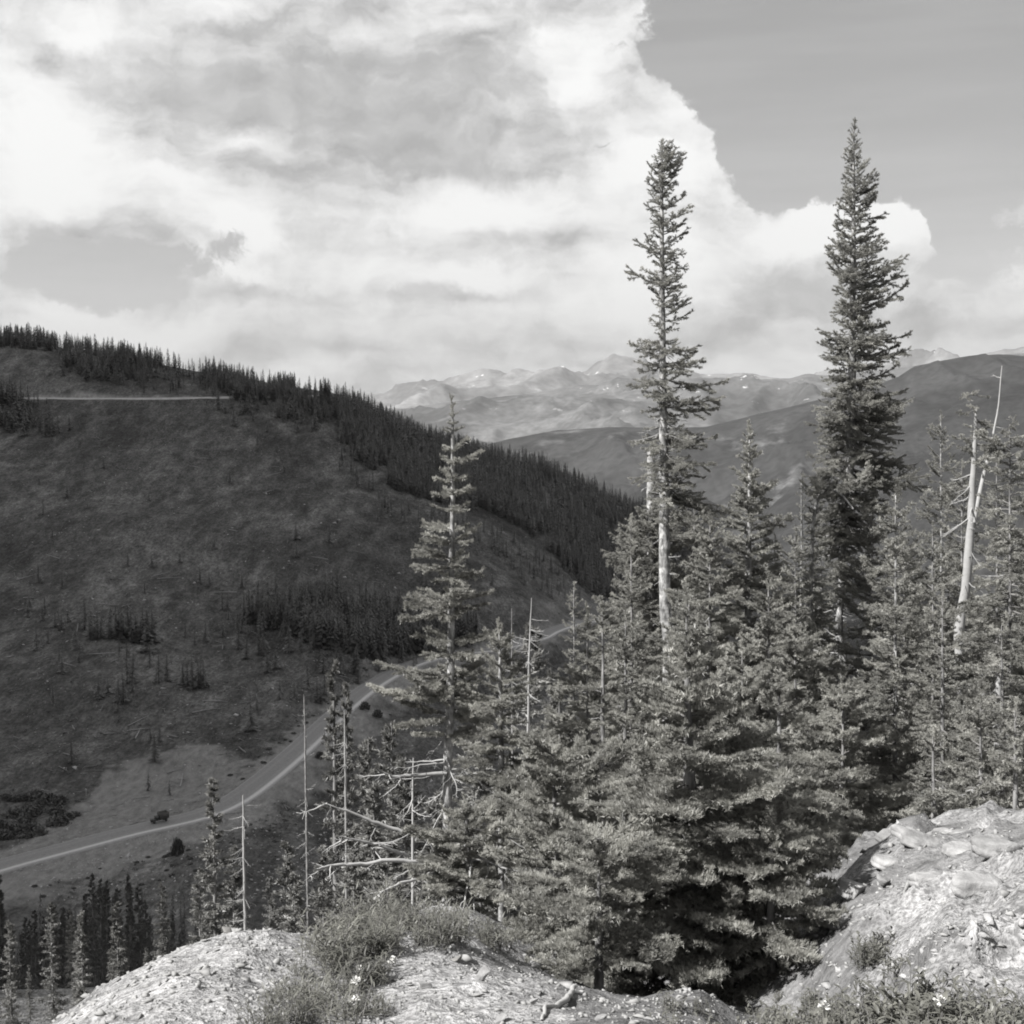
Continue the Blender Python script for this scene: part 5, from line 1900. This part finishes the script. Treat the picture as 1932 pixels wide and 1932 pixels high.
def truck():
    u, v = 285, 1556
    k = int(np.argmin(np.abs(road_line[:, 0] / road_line[:, 1] - (u - 966) / F)))
    tan = road_line[k + 1] - road_line[k - 1]
    hd = math.atan2(-tan[1], -tan[0])       # facing down the road to the left
    nrm = np.array([-tan[1], tan[0], 0]); nrm /= np.linalg.norm(nrm)
    p = road_line[k] + nrm * 1.8
    root = empty('truck', (p[0], p[1], road_line[k][2] + .42), hd)
    tag(root, 'dark old truck with a tall boxy bed driving left on the valley road', 'truck')
    g = Geo(); box(g, (1.15, 0, 1.0), (1.5, 1.35, .62), 0, .9); box(g, (1.95, 0, .95), (.12, 1.0, .6)); obj('hood', g.mesh('hood', [M['paint']]), root)
    g = Geo(); box(g, (0, 0, 1.35), (1.1, 1.7, 1.35), 0, .86); obj('cab', g.mesh('cab', [M['paint']]), root)
    g = Geo(); box(g, (.585, 0, 1.62), (.03, 1.25, .42)); obj('windscreen', g.mesh('windscreen', [M['glass']]), root)
    for s_ in (-1, 1):
        g = Geo(); box(g, (-.02, s_ * .83, 1.62), (.6, .03, .4)); obj('side_window', g.mesh('side_window', [M['glass']]), root)
        g = Geo(); box(g, (1.3, s_ * .82, .78), (1.1, .3, .1), 0, .8); obj('mudguard', g.mesh('mudguard', [M['paint']]), root)
        g = Geo(); box(g, (1.85, s_ * .5, 1.15), (.2, .22, .22), 0, .9); obj('headlight', g.mesh('headlight', [M['glass']]), root)
        g = Geo(); box(g, (-2.0, s_ * 1.0, 1.95), (2.8, .08, 1.7)); obj('bed_side', g.mesh('bed_side', [M['canvas']]), root)
    g = Geo(); box(g, (-2.0, 0, 1.02), (2.9, 2.1, .14)); obj('bed_floor', g.mesh('bed_floor', [M['canvas']]), root)
    for x in (-3.4, -.62):
        g = Geo(); box(g, (x, 0, 1.92), (.08, 1.9, 1.65)); obj('bed_end', g.mesh('bed_end', [M['canvas']]), root)
    g = Geo(); box(g, (-.9, 0, .72), (5.0, .9, .18)); obj('chassis', g.mesh('chassis', [M['rubber']]), root)
    wm = wheel_mesh(.43, .24)
    for x in (1.3, -2.5):
        for s_ in (-1, 1):
            wo_ = obj('wheel', wm, root, (x, s_ * .78, .43))
            g = Geo()
            V, q = tube(np.array([[0, -.07, 0], [0, .07, 0]]), [.24, .24], 10)
            V = np.concatenate([V, [[0, -.08, 0], [0, .08, 0]]])
            g.add(V, q, 0)
            g.F3.append(np.array([(20, j, (j + 1) % 10) for j in range(10)] + [(21, 10 + (j + 1) % 10, 10 + j) for j in range(10)])); g.m3.append(np.zeros(20))
            obj('rim', g.mesh('rim', [M['canvas']]), wo_)


truck()

# ------------------------------------------------------------------ drifting cloud that shades the far side of the valley
def cloud_body(name, label, cx, cy, cz_, poly_r, n, seed, size):
    rng = np.random.default_rng(seed)
    V0, F0 = stone_unit(777 + seed, 60, .8)
    gV = []; gF = []; o_ = 0
    for i in range(n):
        th = rng.uniform(0, 6.28)
        r = math.sqrt(rng.random())
        rr = np.interp((th % 6.2832), np.linspace(0, 6.2832, len(poly_r) + 1), list(poly_r) + [poly_r[0]]) * r
        s_ = size * rng.uniform(.6, 1.3) * (1.2 - .5 * r)
        p = np.array([rr * math.cos(th), rr * math.sin(th), rng.uniform(-.1, .6) * s_ * (1.3 - r)])
        gV.append(V0 * s_ + p); gF.append(F0 + o_); o_ += len(V0)
    tag(obj(name, mesh_np(name, np.concatenate(gV), [np.concatenate(gF)], [M['cloud']], smooth=True), None, (cx, cy, cz_)), label, kind='stuff')


def shade_spot(x, y, z, h):
    k = (h - z) / sv[2]
    return x + sv[0] * k, y + sv[1] * k


M['cloud'] = simple_mat('cloud_white', .8, var=.02, rough=1, spec=0)
hx, hy = shade_spot(-60, 730, -60, 2600)
cloud_body('cloud', 'cumulus cloud drifting high over the valley', hx, hy, 2600, [800, 800, 640, 560, 600, 800, 900, 800, 640, 590, 560, 640], 420, 3, 120)

# ------------------------------------------------------------------ haze
def haze():
    x0, x1, y0, y1, z0, z1 = -30000, 30000, -60, 27000, -760, 1180
    v = np.array([(x, y, z) for x in (x0, x1) for y in (y0, y1) for z in (z0, z1)], float)
    f = np.array([(0, 1, 3, 2), (4, 6, 7, 5), (0, 4, 5, 1), (2, 3, 7, 6), (0, 2, 6, 4), (1, 5, 7, 3)])
    m = bpy.data.materials.new('mountain_haze')
    m.use_nodes = True
    nt = m.node_tree
    nt.nodes.clear()
    pvn = nt.nodes.new('ShaderNodeVolumePrincipled')
    pvn.inputs['Color'].default_value = (.36, .36, .36, 1)
    pvn.inputs['Density'].default_value = 2.8e-5
    pvn.inputs['Anisotropy'].default_value = 0.0
    out = nt.nodes.new('ShaderNodeOutputMaterial')
    nt.links.new(pvn.outputs[0], out.inputs['Volume'])
    tag(obj('haze', mesh_np('haze', v, [f], [m])), 'thin pale mountain haze filling the valley air', kind='stuff')


haze()
